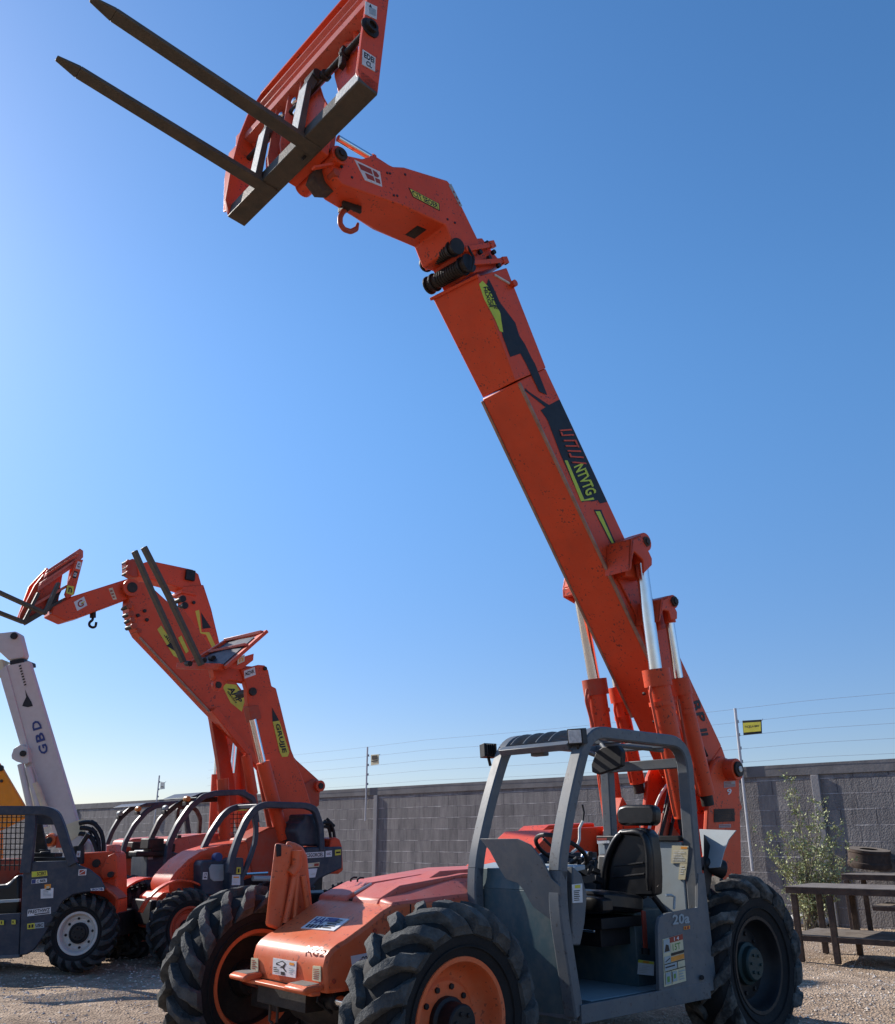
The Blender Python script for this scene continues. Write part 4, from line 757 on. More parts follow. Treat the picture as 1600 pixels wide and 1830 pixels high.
# end bosses
for T, s_ in ((T1, 1), (T2, 1)): b = MB(); b.cyl(T+Vector((0, .10, 0)), T+Vector((0, .125, 0)), .035, GREASE, 6); b.cyl(T+Vector((0, .085, 0)), T+Vector((0, .11, 0)), .05, RUST, 20); b.build('cylinder_pin', tele, .002)
def bracket(px, y0, y1, parent, sgn=1):
    ring = pxq(A, px, y1 if sgn > 0 else y1); b = MB()
    # outer cheek, front plate and cross web round the rod eye
    b.hexa(ring, [p+Vector((0, -.03*sgn, 0)) for p in ring], ORANGE)
    n = len(ring); inner = y0
    i0 = ring[0]; 
    b.hexa([ring[0], ring[1], ring[1]+Vector((-.03, 0, -.03)), ring[0]+Vector((-.03, 0, .03))], [Vector((q.x, inner, q.z)) for q in (ring[0], ring[1], ring[1]+Vector((-.03, 0, -.03)), ring[0]+Vector((-.03, 0, .03)))], ORANGE)
    b.hexa([ring[1], ring[2], ring[2]+Vector((-.0, 0, -.03)), ring[1]+Vector((-.01, 0, -.03))], [Vector((q.x, inner, q.z)) for q in (ring[1], ring[2], ring[2]+Vector((0, 0, -.03)), ring[1]+Vector((-.01, 0, -.03)))], ORANGE)
    return b.build('cylinder_bracket', parent, .008)
bracket([(1126, 1020), (1129, 962), (1146, 955), (1166, 998), (1166, 1010), (1152, 1024), (1150, 1000), (1134, 985)], YL, YA+.10, tele)
bracket([(1178, 1112), (1183, 1070), (1196, 1064), (1211, 1094), (1211, 1106), (1200, 1108), (1196, 1092), (1186, 1090)], YL, YA+.09, tele)
# solid web of each bracket against the boom side
b = MB(); r_ = pxq(A, [(1098, 1035), (1100, 968), (1128, 958), (1140, 1020), (1130, 1040)], YL); b.hexa(r_, [p+Vector((0, .14, 0)) for p in r_], ORANGE)
r_ = pxq(A, [(1146, 1120), (1120, 1070), (1100, 1030), (1150, 1030), (1158, 1130), (1168, 1195)], YL); b.hexa(r_, [p+Vector((0, .02, 0)) for p in r_], ORANGE)
r_ = pxq(A, [(1160, 1130), (1162, 1078), (1184, 1070), (1188, 1110), (1180, 1125)], YL); b.hexa(r_, [p+Vector((0, .12, 0)) for p in r_], ORANGE); b.build('bracket_web', tele, .008)
b = MB(); r_ = pxq(A, [(1006, 1068), (1005, 1052), (1010, 1022), (1040, 1022), (1052, 1100), (1034, 1084)], YB-.08); b.hexa(r_, [p+Vector((0, .04, 0)) for p in r_], ORANGE); b.hexa([r_[0], r_[1], r_[1]+Vector((-.04, 0, .0)), r_[0]+Vector((-.04, 0, .0))], [Vector((q.x, YR, q.z)) for q in (r_[0], r_[1], r_[1]+Vector((-.04, 0, 0)), r_[0]+Vector((-.04, 0, 0)))], ORANGE)
b.hexa([r_[1], r_[2], r_[2]+Vector((-.04, 0, 0)), r_[1]+Vector((-.04, 0, 0))], [Vector((q.x, YR, q.z)) for q in (r_[1], r_[2], r_[2]+Vector((-.04, 0, 0)), r_[1]+Vector((-.04, 0, 0)))], ORANGE); b.build('cylinder_bracket', tele, .01)
# ------------------------------------------------------------------ fork carriage
XB, XF = .55, .73
LBk = A.bx((675, 170), XB); RBk = A.bx((437, 405), XB)            # ends of the bottom bar, back edge
cu = (LBk-RBk); CWd = cu.length; cu.normalize(); cw = Vector((.995, 0, .10)).normalized(); cw = (cw-cu*cw.dot(cu)).normalized(); cv = cw.cross(cu).normalized()
if cv.z < 0: cv = -cv
TM = Matrix((( cw.x, cu.x, cv.x, RBk.x), (cw.y, cu.y, cv.y, RBk.y), (cw.z, cu.z, cv.z, RBk.z), (0, 0, 0, 1)))   # local: x forward, y across from the right end, z up
TI = TM.inverted()
def cpx(px, x=None, y=None, z=None):         # sight line meets a plane of the carriage
    r = ray(*px); r = Vector((r.dot(A.X), r.dot(A.Y), r.z)); o = A.loc(_C); r2 = TI.to_3x3() @ r; o2 = TI @ o
    t = ((x-o2.x)/r2.x) if x is not None else ((y-o2.y)/r2.y) if y is not None else (z-o2.z)/r2.z
    return o2+r2*t

def CB(name, m, px, x, dx, parent=tele, bev=.006, **k):     # plate of the carriage: outline read on the plane x, thickness dx
    ring = [cpx(p, x=x) for p in px]; b = MB(); b.M = TM; b.hexa(ring, [q+Vector((dx, 0, 0)) for q in ring], m); return b.build(name, parent, bev)
CW = CWd
b = MB(); b.M = TM; b.box((.09, CW/2, .065), (.18, CW, .13), STEEL); carr = b.build('carriage_bottom_bar', tele, .008)
b = MB(); b.M = TM; b.box((.184, CW-.16, .068), (.006, .30, .11), BRSTEEL); b.build('scraped_patch', carr, .002)
# end plates
zt = 1.66
for y0, sg in ((0, 1), (CW, -1)):
    if sg < 0: prof = [(0, .02), (.09, .02), (.17, .03), (.20, .10), (.205, .5), (.20, .95), (.17, 1.3), (.10, zt), (0, zt)]
    else: prof = [(0, .012), (.09, .012), (.185, .022), (.24, .14), (.25, .55), (.235, .95), (.19, 1.3), (.10, zt), (0, zt)]
    b = MB(); b.M = TM; b.prism(prof, y0, y0+sg*.035, ORANGE); ep = b.build('carriage_end_plate', tele, .005)
b = MB(); b.M = TM
pc = cpx((661, 50), y=CW)
b.lathe([(0, .02), (.035, .02), (.035, .045), (.055, .045), (.055, .012), (.085, .012), (.085, -.0)], GREASE, (pc.x, CW, pc.z), 24); b.build('shaft_end_cap', tele, .002)
def cq(l): return [TM @ cpx(p, y=CW+.002) for p in l]
decal(tele, cq([(670, 128), (671, 100), (648, 88), (647, 116)][:1]+[(670, 128)][:0]+[(671, 102), (649, 88), (647, 115)]), WDEC, [('rect', (.05, .2, .25, .8), WDEC)], 'small_decal', .003, (0, 1, 0)) if False else None
decal(tele, cq([(647, 115), (670, 128), (671, 103), (648, 88)]), WDEC, [('EDEI', (.12, .52, .9, .9), BDEC), ('CL', (.3, .08, .75, .42), BDEC)], 'part_number_decal', .003, (0, 1, 0))
decal(tele, cq([(652, 25), (673, 35), (674, 12), (653, 2)]), WDEC, [('rect', (.35, .2, .9, .7), PALE), ([(.3, .7), (.55, .7), (.42, .95)], (0, 0, 1, 1), BDEC)], 'part_number_decal', .003, (0, 1, 0))
# upper beam: rails with sunlit pink put into their colour, steps and top edge
b = MB(); b.M = TM; yy = (.03, CW-.03)
b.prism([(.02, .94), (.18, .95), (.185, 1.03), (.03, 1.03)], *yy, FADED_LIT); b.prism([(.03, 1.034), (.15, 1.05), (.155, 1.07), (.03, 1.07)], *yy, FADED_LIT)
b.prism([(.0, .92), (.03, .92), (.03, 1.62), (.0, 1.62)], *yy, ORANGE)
b.prism([(.03, 1.20), (.13, 1.27), (.13, 1.285), (.03, 1.24)], *yy, FADED_LIT); b.prism([(.03, 1.38), (.12, 1.45), (.12, 1.465), (.03, 1.42)], *yy, FADED_LIT); b.prism([(.0, 1.60), (.11, 1.63), (.11, 1.655), (0, 1.655)], *yy, ORANGE)
ub = b.build('backrest_beam', tele, .003)
# back plate pieces around the two openings
CB('back_plate', ORANGE, [(565, 100), (566, 118), (568, 130), (573, 152), (580, 174), (590, 192), (575, 225), (500, 300), (478, 310), (478, 285), (490, 262), (487, 245), (492, 205), (520, 150)], .04, .02)
CB('side_lobe', ORANGE, [(641, 60), (641, 150), (612, 180), (608, 170), (605, 155), (601, 140), (600, 122), (620, 100)], .04, .02)
CB('side_lobe', ORANGE, [(424, 262), (440, 262), (446, 275), (452, 300), (440, 318), (436, 345), (415, 375), (402, 380), (404, 320), (412, 275)], .04, .02)
CB('top_strip', ORANGE, [(643, 22), (643, 42), (632, 52), (612, 72), (600, 88), (575, 112), (566, 118), (500, 190), (440, 250), (428, 270), (424, 262), (425, 245)], .04, .02)
# ears, shaft, collars
def ear(px, name='shaft_ear'):
    ring = [cpx(p, x=.08) for p in px]; b = MB(); b.M = TM; b.tube(round_path(ring, .04, 4), .026, ORANGE, 10); b.build(name, tele, 0)
ear([(628, 50), (636, 58), (638, 72), (630, 80), (618, 80), (612, 66), (614, 52)])
ear([(462, 222), (458, 240), (452, 250), (456, 262), (466, 258)])
s0 = cpx((636, 76), x=.10); s1 = cpx((572, 142), x=.10); sdv = (s1-s0).normalized()
zs_ = s0.z+(0-s0.y)*(s1.z-s0.z)/(s1.y-s0.y)
b = MB(); b.M = TM; b.tube([(.10, CW-.03, s0.z), (.10, .03, s0.z)], .028, GREASE, 14); b.build('fork_shaft', tele, 0)
for y in (CW-.42, CW-.70): b = MB(); b.M = TM; b.tube([(.10, y-.02, s0.z), (.10, y+.02, s0.z)], .05, GREASE, 12); b.build('shaft_collar', tele, .003)
b = MB(); b.M = TM; b.hexa([(.08, CW-.47, s0.z+.09), (.08, CW-.42, s0.z+.10), (.08, CW-.40, s0.z-.14), (.08, CW-.45, s0.z-.16)], [(.13, CW-.47, s0.z+.09), (.13, CW-.42, s0.z+.10), (.13, CW-.40, s0.z-.14), (.13, CW-.45, s0.z-.16)], GREASE); b.build('stop_plate', tele, .006)
b = MB(); b.M = TM; b.hexa([(.08, .20, s0.z+.09), (.08, .26, s0.z+.10), (.08, .28, s0.z-.20), (.08, .20, s0.z-.22)], [(.13, .20, s0.z+.09), (.13, .26, s0.z+.10), (.13, .28, s0.z-.20), (.13, .20, s0.z-.22)], GREASE); b.build('stop_plate', tele, .006)
for px0, px1 in (((540, 133), (534, 196)), ((518, 157), (512, 200)), ((496, 183), (492, 210))):
    a0_ = cpx(px0, x=.15); a1_ = cpx(px1, x=.15); y = a0_.y
    b = MB(); b.M = TM; b.prism([(.055, .16), (.10, .16), (.15, .35), (.15, .945), (.055, .945)], y-.009, y+.009, FADED_LIT); b.build('gusset', tele, .002)
for p in ((529, 181), (532, 200), (505, 207)): b = MB(); b.M = TM; q = cpx(p, x=.12); b.lathe([(0, .03), (.022, .028), (.034, .015), (.036, 0), (.03, -.03), (0, -.03)], CHROME, q, 16); b.build('grease_cap', tele, 0)
b = MB(); b.M = TM; b.box((-.04, CW/2-.03, .30), (.10, .50, .55), ORANGE); b.box((-.10, CW/2-.03, .35), (.16, .34, .30), OLDOR); b.build('hitch_plate', tele, .012)
# the two forks
for y in (.55, 1.207):
    b = MB(); b.M = TM; L1 = 1.95
    b.hexa([(.02, y-.062, -.012), (.02, y+.062, -.012), (.02, y+.062, .043), (.02, y-.062, .043)], [(L1-.17, y-.058, -.012), (L1-.17, y+.058, -.012), (L1-.17, y+.058, .022), (L1-.17, y-.058, .022)], STEEL)
    b.hexa([(L1-.17, y-.058, -.012), (L1-.17, y+.058, -.012), (L1-.17, y+.058, .022), (L1-.17, y-.058, .022)], [(L1, y-.028, .002), (L1, y+.028, .002), (L1, y+.028, .016), (L1, y-.028, .016)], STEEL)
    b.hexa([(.19, y-.062, .0), (.19, y+.062, .0), (.25, y+.062, .04), (.25, y-.062, .04)], [(.19, y-.062, .60), (.19, y+.062, .60), (.235, y+.062, .60), (.235, y-.062, .60)], STEEL)
    fo = b.build('fork', tele, .006)
    b = MB(); b.M = TM; b.hexa([(.251, y-.058, .045), (.251, y+.058, .045), (.237, y+.058, .59), (.237, y-.058, .59)], [(.254, y-.058, .045), (.254, y+.058, .045), (.240, y+.058, .59), (.240, y-.058, .59)], BRSTEEL); b.build('worn_sunlit_face', fo, 0)  # bright sheet on the shank front: polished wear plus painted-in sunlight
    b = MB(); b.M = TM; b.tube([(.15, y-.07, s0.z), (.15, y+.07, s0.z)], .055, GREASE, 16); b.hexa([(.17, y-.05, .58), (.17, y+.05, .58), (.24, y+.05, .58), (.24, y-.05, .58)], [(.12, y-.05, s0.z+.04), (.12, y+.05, s0.z+.04), (.19, y+.05, s0.z+.04), (.19, y-.05, s0.z+.04)], STEEL); b.build('fork_eye', fo, .004)

# loose hydraulic hoses of the boom
def aho(name, pts, r, m=BLACK, rad=.12):
    b = MB(); b.tube(round_path([Vector(p) for p in pts], rad, 6), r, m, 8); b.build(name, tele, 0)
aho('hydraulic_hose', [(-3.95, .14, 1.7), (-3.85, .2, 2.1), (-4.1, .22, 2.5), (-4.35, .16, 2.3)], .015)
aho('hydraulic_hose', [A.by((1245, 1450), .3), A.by((1238, 1400), .34), A.by((1226, 1330), .36), A.by((1212, 1250), .36)], .013, OLDOR, .05)
aho('hydraulic_hose', [A.by((1050, 1232), YB+.14), A.by((1047, 1250), YB+.15), A.by((1058, 1290), YB+.15), A.by((1075, 1400), YB+.15), A.by((1084, 1500), YB+.15)], .016, OLDOR, .05)
aho('hydraulic_hose', [A.by((612, 300), YL+.03), A.by((590, 262), YL+.04), A.by((560, 262), .05), A.by((540, 285), 0)], .012)
aho('hydraulic_hose', [A.by((836, 440), YL+.03), A.by((848, 462), YL+.07), A.by((843, 486), YL+.06), A.by((830, 480), YL)], .012, BLACK, .04)
aho('hydraulic_hose', [(-3.7, -.1, 1.0), (-3.5, .12, 1.5), (-3.72, .17, 2.0), (-3.95, .15, 2.35)], .016, GREASE)
aho('hydraulic_hose', [(-3.6, -.2, 1.0), (-3.42, .0, 1.45), (-3.6, .08, 1.9), (-3.9, .13, 2.15)], .014, BRSTEEL)
for p in ((1150, 1240), (1168, 1290), (1196, 1340)):
    b = MB(); q = A.by(p, YL); b.cyl(q, q+Vector((0, .02, 0)), .016, GREASE, 8); b.build('grease_nipple', tele, 0)
# bolts and seams of the nose and the covers
for x, z, y in ((.25, .72, .37), (.05, .74, .37), (-.15, .76, .37), (-.35, .78, .37), (-.05, .98, .37)):
    b = MB(); b.cyl((x, y, z), (x, y+.012, z), .013, OLDOR, 6); b.build('bolt', tele, 0)
b = MB(); b.prism([(-.34, .70), (-.348, .70), (-.348, 1.12), (-.34, 1.12)], .369, .3735, BLACK); b.build('panel_gap', tele, 0)
b = MB(); b.box((-.30, .32, 1.133), (.10, .05, .012), BLACK); b.tube([(-.34, .30, 1.14), (-.34, .34, 1.14)], .010, BRSTEEL, 8); b.build('bonnet_hinge', tele, .002)
# ================================================================== the row of machines behind on the left
def slab(parent, fr, px, c, depth, m, name, bev=.01, label=None):
    ring = pxq(fr, px, c); b = MB(); b.hexa(ring, [p+Vector((0, -depth, 0)) for p in ring], m); return b.build(name, parent, bev, label)
def rod(parent, fr, p0, p1, c, r, m, name, n=12):
    b = MB(); b.tube([fr.by(p0, c), fr.by(p1, c)], r, m, n); return b.build(name, parent, 0)
def bent(parent, fr, px, c, w_, h_, m, name):
    b = MB(); b.sweep(round_path(pxq(fr, px, c), .06, 4), w_, h_, m, (0, 1, 0)); return b.build(name, parent, 0)
def hoses(parent, fr, lists, c, r=.02, name='hose', m=None):
    for i, l in enumerate(lists):
        b = MB(); b.tube(round_path(pxq(fr, l, c-.03*i), .15, 6), r, m or BLACK, 8); b.build(name, parent, 0)
GRP = 'orange telescopic handlers parked in the back row'
# ------------------------------------------------------------------ D: farthest of the row
D = Frame(-6.9, 16.8, 42); dm = machine('telescopic_handler', D, 'farthest orange handler of the back row, bent boom with black and yellow arrow', 'telehandler', GRP)
for y, o_ in ((.85, 1), (-.85, -1)): wheel(dm, 0, y, .5, .52, .34, .26, OLDOR, BLACK, RUB, o_, 18, 31, .2, hubr=.11, hubout=.14, h=.035, lw=.06, bolts=0)
wheel(dm, -2.7, .85, .5, .52, .34, .26, OLDOR, BLACK, RUB, 1, 18, 33, .2, hubr=.11, hubout=.14, h=.035, lw=.06, bolts=0)
wheel(dm, -2.7, -.85, .5, .52, .34, .26, OLDOR, BLACK, RUB, -1, 18, 34, .2, hubr=.11, hubout=.14, h=.035, lw=.06, bolts=0)
b = MB(); b.box((-1.6, 0, .75), (4.4, .8, .35), BLACK); b.build('chassis', dm, .02)
slab(dm, D, [(378, 1268), (372, 1240), (340, 1148), (328, 1090), (326, 1048), (364, 1045), (378, 1088), (391, 1142), (418, 1262), (448, 1400), (470, 1500), (438, 1500), (418, 1420)], .1, .25, ORANGE, 'boom', .015)
slab(dm, D, [(326, 1058), (328, 1053), (298, 1043), (270, 1036), (248, 1030), (246, 1010), (262, 1004), (279, 1004), (345, 1018), (355, 1026), (362, 1050)], .08, .40, ORANGE, 'gooseneck', .015)
slab(dm, D, [(226, 1025), (225, 1003), (238, 998), (250, 1006), (250, 1030), (238, 1032)], .05, .22, OLDOR, 'boom_head', .015)
for p in ((229, 1003), (230, 1013), (229, 1023)): b = MB(); q = D.by(p, .12); b.tube([q, q+Vector((0, -.26, 0))], .026, BLACK, 10); b.tube([q+Vector((0, .01, 0)), q+Vector((0, -.05, 0))], .036, OLDOR, 10); b.build('roller', dm, 0)
for p in ((327, 1070), (331, 1082)): b = MB(); q = D.by(p, .14); b.tube([q, q+Vector((0, -.5, 0))], .05, GREASE, 12); b.tube([q+Vector((0, .01, 0)), q+Vector((0, -.06, 0))], .07, BLACK, 12); b.build('roller', dm, 0)
b = MB(); q = D.by((338, 1060), .12); b.box(q+Vector((0, -.25, 0)), (.34, .52, .06), ORANGE); b.build('collar', dm, .01)
b = MB(); q = D.by((340, 1028), .12); b.box(q, (.2, .06, .22), BLACK); q = D.by((346, 1077), .12); b.cyl(q, q+Vector((0, .03, 0)), .035, BLACK, 10); b.build('wear_pads', dm, .004)
def fpoly(parent, fr, items, c, name, lift=.004):
    b = MB()
    for k, (px, m) in enumerate(items):
        ring = pxq(fr, px, c); b.add([p+Vector((0, lift+.002*k, 0)) for p in ring], [list(range(len(ring)))], m)
    me = bpy.data.meshes.new(name); me.from_pydata([tuple(p) for p in b.v], [], b.f)
    for m in b.mats: me.materials.append(m)
    me.polygons.foreach_set('material_index', b.m); o = bpy.data.objects.new(name, me); COL.objects.link(o); o.parent = parent; return o
fpoly(dm, D, [([(349, 1092), (356, 1090), (360, 1130), (374, 1130), (388, 1160), (380, 1160), (368, 1134), (358, 1132)], YDEC), ([(359, 1094), (377, 1122), (362, 1124)], BDEC)], .1, 'arrow_decal')
for x0, x1, y0 in (((389, 1335), (386, 1384), .3), ((421, 1320), (415, 1382), .35)):
    rod(dm, D, x0, x1, y0, .05, CHROME, 'cylinder_rod'); rod(dm, D, x1, (x1[0]-6, 1500), y0, .085, ORANGE, 'lift_cylinder', 16)
slab(dm, D, [(432, 1300), (445, 1300), (462, 1440), (440, 1440)], .25, .2, OLDOR, 'boom_strut', .01)
slab(dm, D, [(223, 1520), (229, 1503), (240, 1499), (300, 1495), (318, 1498), (318, 1545), (225, 1545)], -.1, .7, FADED_LIT, 'hood', .03)
slab(dm, D, [(195, 1545), (196, 1512), (208, 1510), (262, 1518), (262, 1580), (200, 1580)], .5, .5, OLDOR, 'front_frame', .02)
b = MB(); 
for p, d_ in (((245, 1512), (.30, .3, .14)), ((258, 1520), (.4, .3, .10)), ((240, 1526), (.6, .4, .08)), ((228, 1530), (.2, .3, .08))): b.box(D.by(p, .4), d_, GREASE)
b.build('engine_parts', dm, .02)
bent(dm, D, [(218, 1530), (224, 1505), (240, 1475), (262, 1450), (280, 1440), (330, 1436), (338, 1500)], .72, .08, .08, NAVY, 'roll_frame')
bent(dm, D, [(190, 1512), (200, 1486), (213, 1464), (230, 1448), (245, 1440), (290, 1436)], -.35, .08, .08, NAVY, 'roll_frame')
b = MB(); r_ = [D.by(p, .72) for p in ((246, 1441), (262, 1435), (320, 1431), (320, 1438))]; b.hexa(r_, [p+Vector((.0, -1.1, 0)) for p in r_], NAVY); b.build('roof', dm, .01)
def lamp(parent, fr, px, c, m, name='beacon', s_=.16):
    p = fr.by(px, c); b = MB(); b.lathe([(0, .09*s_/.16), (.06*s_/.16, .08*s_/.16), (.075*s_/.16, 0), (.06*s_/.16, -.08*s_/.16), (0, -.09*s_/.16)], m, p, 14); b.box(p+Vector((0, -.02, -.07)), (.06, .12, .05), BLACK); b.build(name, parent, .003)
lamp(dm, D, (247, 1446), .76, AMBER, s_=.11); lamp(dm, D, (214, 1454), -.3, PALE, 'work_light', .11)
# ------------------------------------------------------------------ C: second of the row, long boom with raised jib
Cc = Frame(-5.3, 14.9, 42); cm = machine('telescopic_handler', Cc, 'middle orange handler of the back row, long boom ending in a jib with a hook', 'telehandler', GRP)
for y, o_ in ((.85, 1), (-.85, -1)):
    wheel(cm, 0, y, .5, .52, .34, .26, OLDOR, BLACK, RUB, o_, 18, 41, .2, hubr=.11, hubout=.14, h=.035, lw=.06, bolts=0)
    wheel(cm, -2.7, y, .5, .52, .34, .26, OLDOR, BLACK, RUB, o_, 18, 42, .2, hubr=.11, hubout=.14, h=.035, lw=.06, bolts=0)
b = MB(); b.box((-1.6, 0, .75), (4.4, .8, .35), BLACK); b.build('chassis', cm, .02)
slab(cm, Cc, [(248, 1135), (310, 1200), (368, 1262), (422, 1317), (465, 1365), (500, 1412), (540, 1428), (568, 1420), (575, 1404), (570, 1394), (530, 1358), (500, 1322), (438, 1240), (392, 1178), (330, 1090), (300, 1075), (275, 1052), (262, 1040), (236, 1040), (232, 1060), (230, 1084), (236, 1112)], .12, .28, ORANGE, 'boom', .015)
b = MB(); b.beam(Cc.by((380, 1268), .2), Cc.by((475, 1385), .2), .12, .12, ORANGE, (0, 1, 0)); b.build('boom_strut', cm, .01)
b = MB(); b.beam(Cc.by((249, 1139), .13), Cc.by((460, 1363), .13), .03, .04, RAIL, (0, 1, 0)); b.build('wear_rail', cm, .003)
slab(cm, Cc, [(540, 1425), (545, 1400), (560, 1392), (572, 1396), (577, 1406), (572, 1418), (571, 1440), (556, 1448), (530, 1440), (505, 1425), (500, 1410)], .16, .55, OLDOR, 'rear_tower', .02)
b = MB(); q = Cc.by((569, 1405), .16); b.cyl(q+Vector((0, -.6, 0)), q+Vector((0, .08, 0)), .10, ORANGE, 20); b.cyl(q+Vector((0, .08, 0)), q+Vector((0, .10, 0)), .055, GREASE, 16); b.build('boom_pivot', cm, .004)
for p, r_ in (((232, 1083), .045), ((235, 1096), .05), ((238, 1107), .05), ((240, 1118), .055), ((249, 1127), .045)): b = MB(); q = Cc.by(p, .15); b.tube([q, q+Vector((0, -.30, 0))], r_*.7, GREASE, 12); b.tube([q+Vector((0, .01, 0)), q+Vector((0, -.04, 0))], r_*.95, OLDOR, 12); b.build('roller', cm, .003)
for p in ((262, 1108), (246, 1100), (258, 1092)): b = MB(); q = Cc.by(p, .12); b.cyl(q, q+Vector((0, .03, 0)), .03, GREASE, 10); b.build('wear_pad_bolt', cm, 0)
for p in ((236, 1090), (241, 1113)): b = MB(); b.beam(Cc.by(p, .15), Cc.by(p, -.16), .06, .18, ORANGE, (0, 0, 1)); b.build('collar', cm, .006)
slab(cm, Cc, [(128, 1066), (229, 1034), (245, 1040), (246, 1056), (236, 1068), (146, 1102), (118, 1110), (92, 1098), (96, 1084)], .06, .36, ORANGE, 'jib', .015)
b = MB(); q = Cc.by((234, 1051), .13); b.cyl(q, q+Vector((0, .05, 0)), .15, ORANGE, 20); b.cyl(q+Vector((0, .05, 0)), q+Vector((0, .07, 0)), .09, GREASE, 16); b.build('jib_pin', cm, .004)
decal(cm, pxq(Cc, [(202, 1072), (209, 1071), (201, 1050), (194, 1052)], .06), CREAM, lines(3, .1, .1, .9, .9, RDEC, 3), 'small_decal', .004, (0, 1, 0))
decal(cm, pxq(Cc, [(138, 1092), (156, 1082), (150, 1066), (132, 1076)], .06), WDEC, [('G', (.2, .15, .75, .85), RDEC), ('rect', (.55, .45, .9, .55), YDEC)], 'maker_decal', .004, (0, 1, 0))
b = MB(); b.tube(round_path(pxq(Cc, [(166, 1098), (166, 1108), (160, 1112), (159, 1118), (165, 1122), (171, 1120), (172, 1112)], -.1), .03, 3), .022, BLACK, 8); b.tube(pxq(Cc, [(166, 1092), (166, 1104)], -.1), .05, GREASE, 10); b.build('lifting_hook', cm, 0)
# its fork carriage
slab(cm, Cc, [(84, 1019), (143, 980), (149, 984), (149, 996), (140, 1004), (76, 1040)], -.05, .04, FADED_LIT, 'carriage_top_plate', .006)  # paler red carries the plate's sunlit pink in its colour
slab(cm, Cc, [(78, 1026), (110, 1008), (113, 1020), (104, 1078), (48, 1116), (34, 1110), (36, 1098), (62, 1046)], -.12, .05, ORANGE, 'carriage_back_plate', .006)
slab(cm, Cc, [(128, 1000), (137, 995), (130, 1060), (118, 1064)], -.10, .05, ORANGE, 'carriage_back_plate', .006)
slab(cm, Cc, [(70, 1046), (138, 1002), (140, 1008), (69, 1056)], -.02, .06, FADED_LIT, 'carriage_rail', .004)
slab(cm, Cc, [(136, 1000), (149, 1000), (133, 1062), (120, 1070), (116, 1062)], .10, .05, ORANGE, 'carriage_end_plate', .006)
slab(cm, Cc, [(46, 1115), (30, 1108), (52, 1048), (84, 1014), (88, 1018), (58, 1056), (44, 1096)], -.55, .05, ORANGE, 'carriage_end_plate', .006)
slab(cm, Cc, [(42, 1108), (126, 1062), (128, 1068), (48, 1116)], .0, .12, STEEL, 'carriage_bottom_bar', .006)
decal(cm, pxq(Cc, [(118, 1060), (131, 1064), (132, 1048), (120, 1046)], .1), YDEC, [('n', (.25, .2, .75, .8), BDEC)], 'yellow_label', .004, (0, 1, 0))
decal(cm, pxq(Cc, [(135, 1016), (143, 1018), (146, 1005), (139, 1003)], .1), WDEC, [('c.', (.2, .2, .8, .8), BDEC)], 'small_decal', .004, (0, 1, 0))
decal(cm, pxq(Cc, [(129, 1032), (136, 1034), (139, 1022), (133, 1020)], .1), GREASE, [('co', (.1, .2, .9, .8), WDEC)], 'small_decal', .004, (0, 1, 0))
def lfork(parent, fr, pts, c, w_=.11, t_=.05, nm='fork'):
    b = MB(); P = pxq(fr, pts, c)
    for a, q in zip(P[:-1], P[1:]): b.beam(a, q+(q-a).normalized()*.02, t_, w_, STEEL, (0, 1, 0))
    return b.build(nm, parent, .008)
lfork(cm, Cc, [(104, 1042), (80, 1096), (-30, 1046)], .26); lfork(cm, Cc, [(68, 1060), (42, 1112), (-30, 1084)], .0)
for l_, m_ in (([(74, 1040), (137, 998), (138, 1002), (73, 1045)], FADED_LIT), ([(84, 1024), (141, 988), (142, 992), (83, 1029)], ORANGE), ([(58, 1080), (128, 1040), (127, 1046), (57, 1086)], FADED_LIT)): slab(cm, Cc, l_, .04, .10, m_, 'carriage_rail', .003)
slab(cm, Cc, [(88, 1064), (104, 1050), (112, 1052), (100, 1078), (86, 1084)], -.02, .06, GREASE, 'shaft_bracket', .006)
# decals of the long boom
fpoly(cm, Cc, [([(281, 1125), (288, 1118), (308, 1148), (318, 1172), (318, 1176), (310, 1172)], YDEC), ([(297, 1154), (306, 1148), (316, 1166)], BDEC), ([(318, 1140), (324, 1136), (337, 1164), (332, 1168)], YDEC)], .12, 'yellow_decal')
decal(cm, pxq(Cc, [(306, 1158), (286, 1128), (290, 1120), (312, 1150)], .122), None, [('IIIIL', (.1, .2, .7, .7), BDEC)], 'small_lettering', .008, (0, 1, 0))
fpoly(cm, Cc, [([(398, 1228), (404, 1222), (422, 1224), (438, 1250), (432, 1272), (412, 1256)], YDEC)], .12, 'yellow_decal')
decal(cm, pxq(Cc, [(400, 1231), (422, 1260), (436, 1254), (417, 1225)], .122), None, [('AHP', (.05, .3, .95, .9), BDEC), ('IIROH', (.2, .06, .9, .24), BDEC)], 'boom_lettering', .008, (0, 1, 0))
for p0, p1, p2, y in (((374, 1300), (372, 1380), (370, 1490), -.5),): pass
slab(cm, Cc, [(376, 1275), (402, 1296), (420, 1400), (424, 1440), (400, 1440), (392, 1370)], -.2, .12, OLDOR, 'boom_strut', .01)
rod(cm, Cc, (440, 1350), (452, 1420), .25, .09, ORANGE, 'lift_cylinder', 14); rod(cm, Cc, (470, 1375), (494, 1500), .2, .12, OLDOR, 'lift_cylinder', 16)
rod(cm, Cc, (398, 1392), (402, 1500), .1, .10, ORANGE, 'lift_cylinder', 16)
slab(cm, Cc, [(309, 1524), (311, 1502), (320, 1497), (368, 1490), (420, 1488), (420, 1540), (312, 1540)], -.05, .8, FADED_LIT, 'hood', .03)
slab(cm, Cc, [(262, 1590), (263, 1538), (268, 1520), (300, 1518), (330, 1530), (330, 1590)], .5, .6, NAVY, 'front_body', .02)
b = MB()
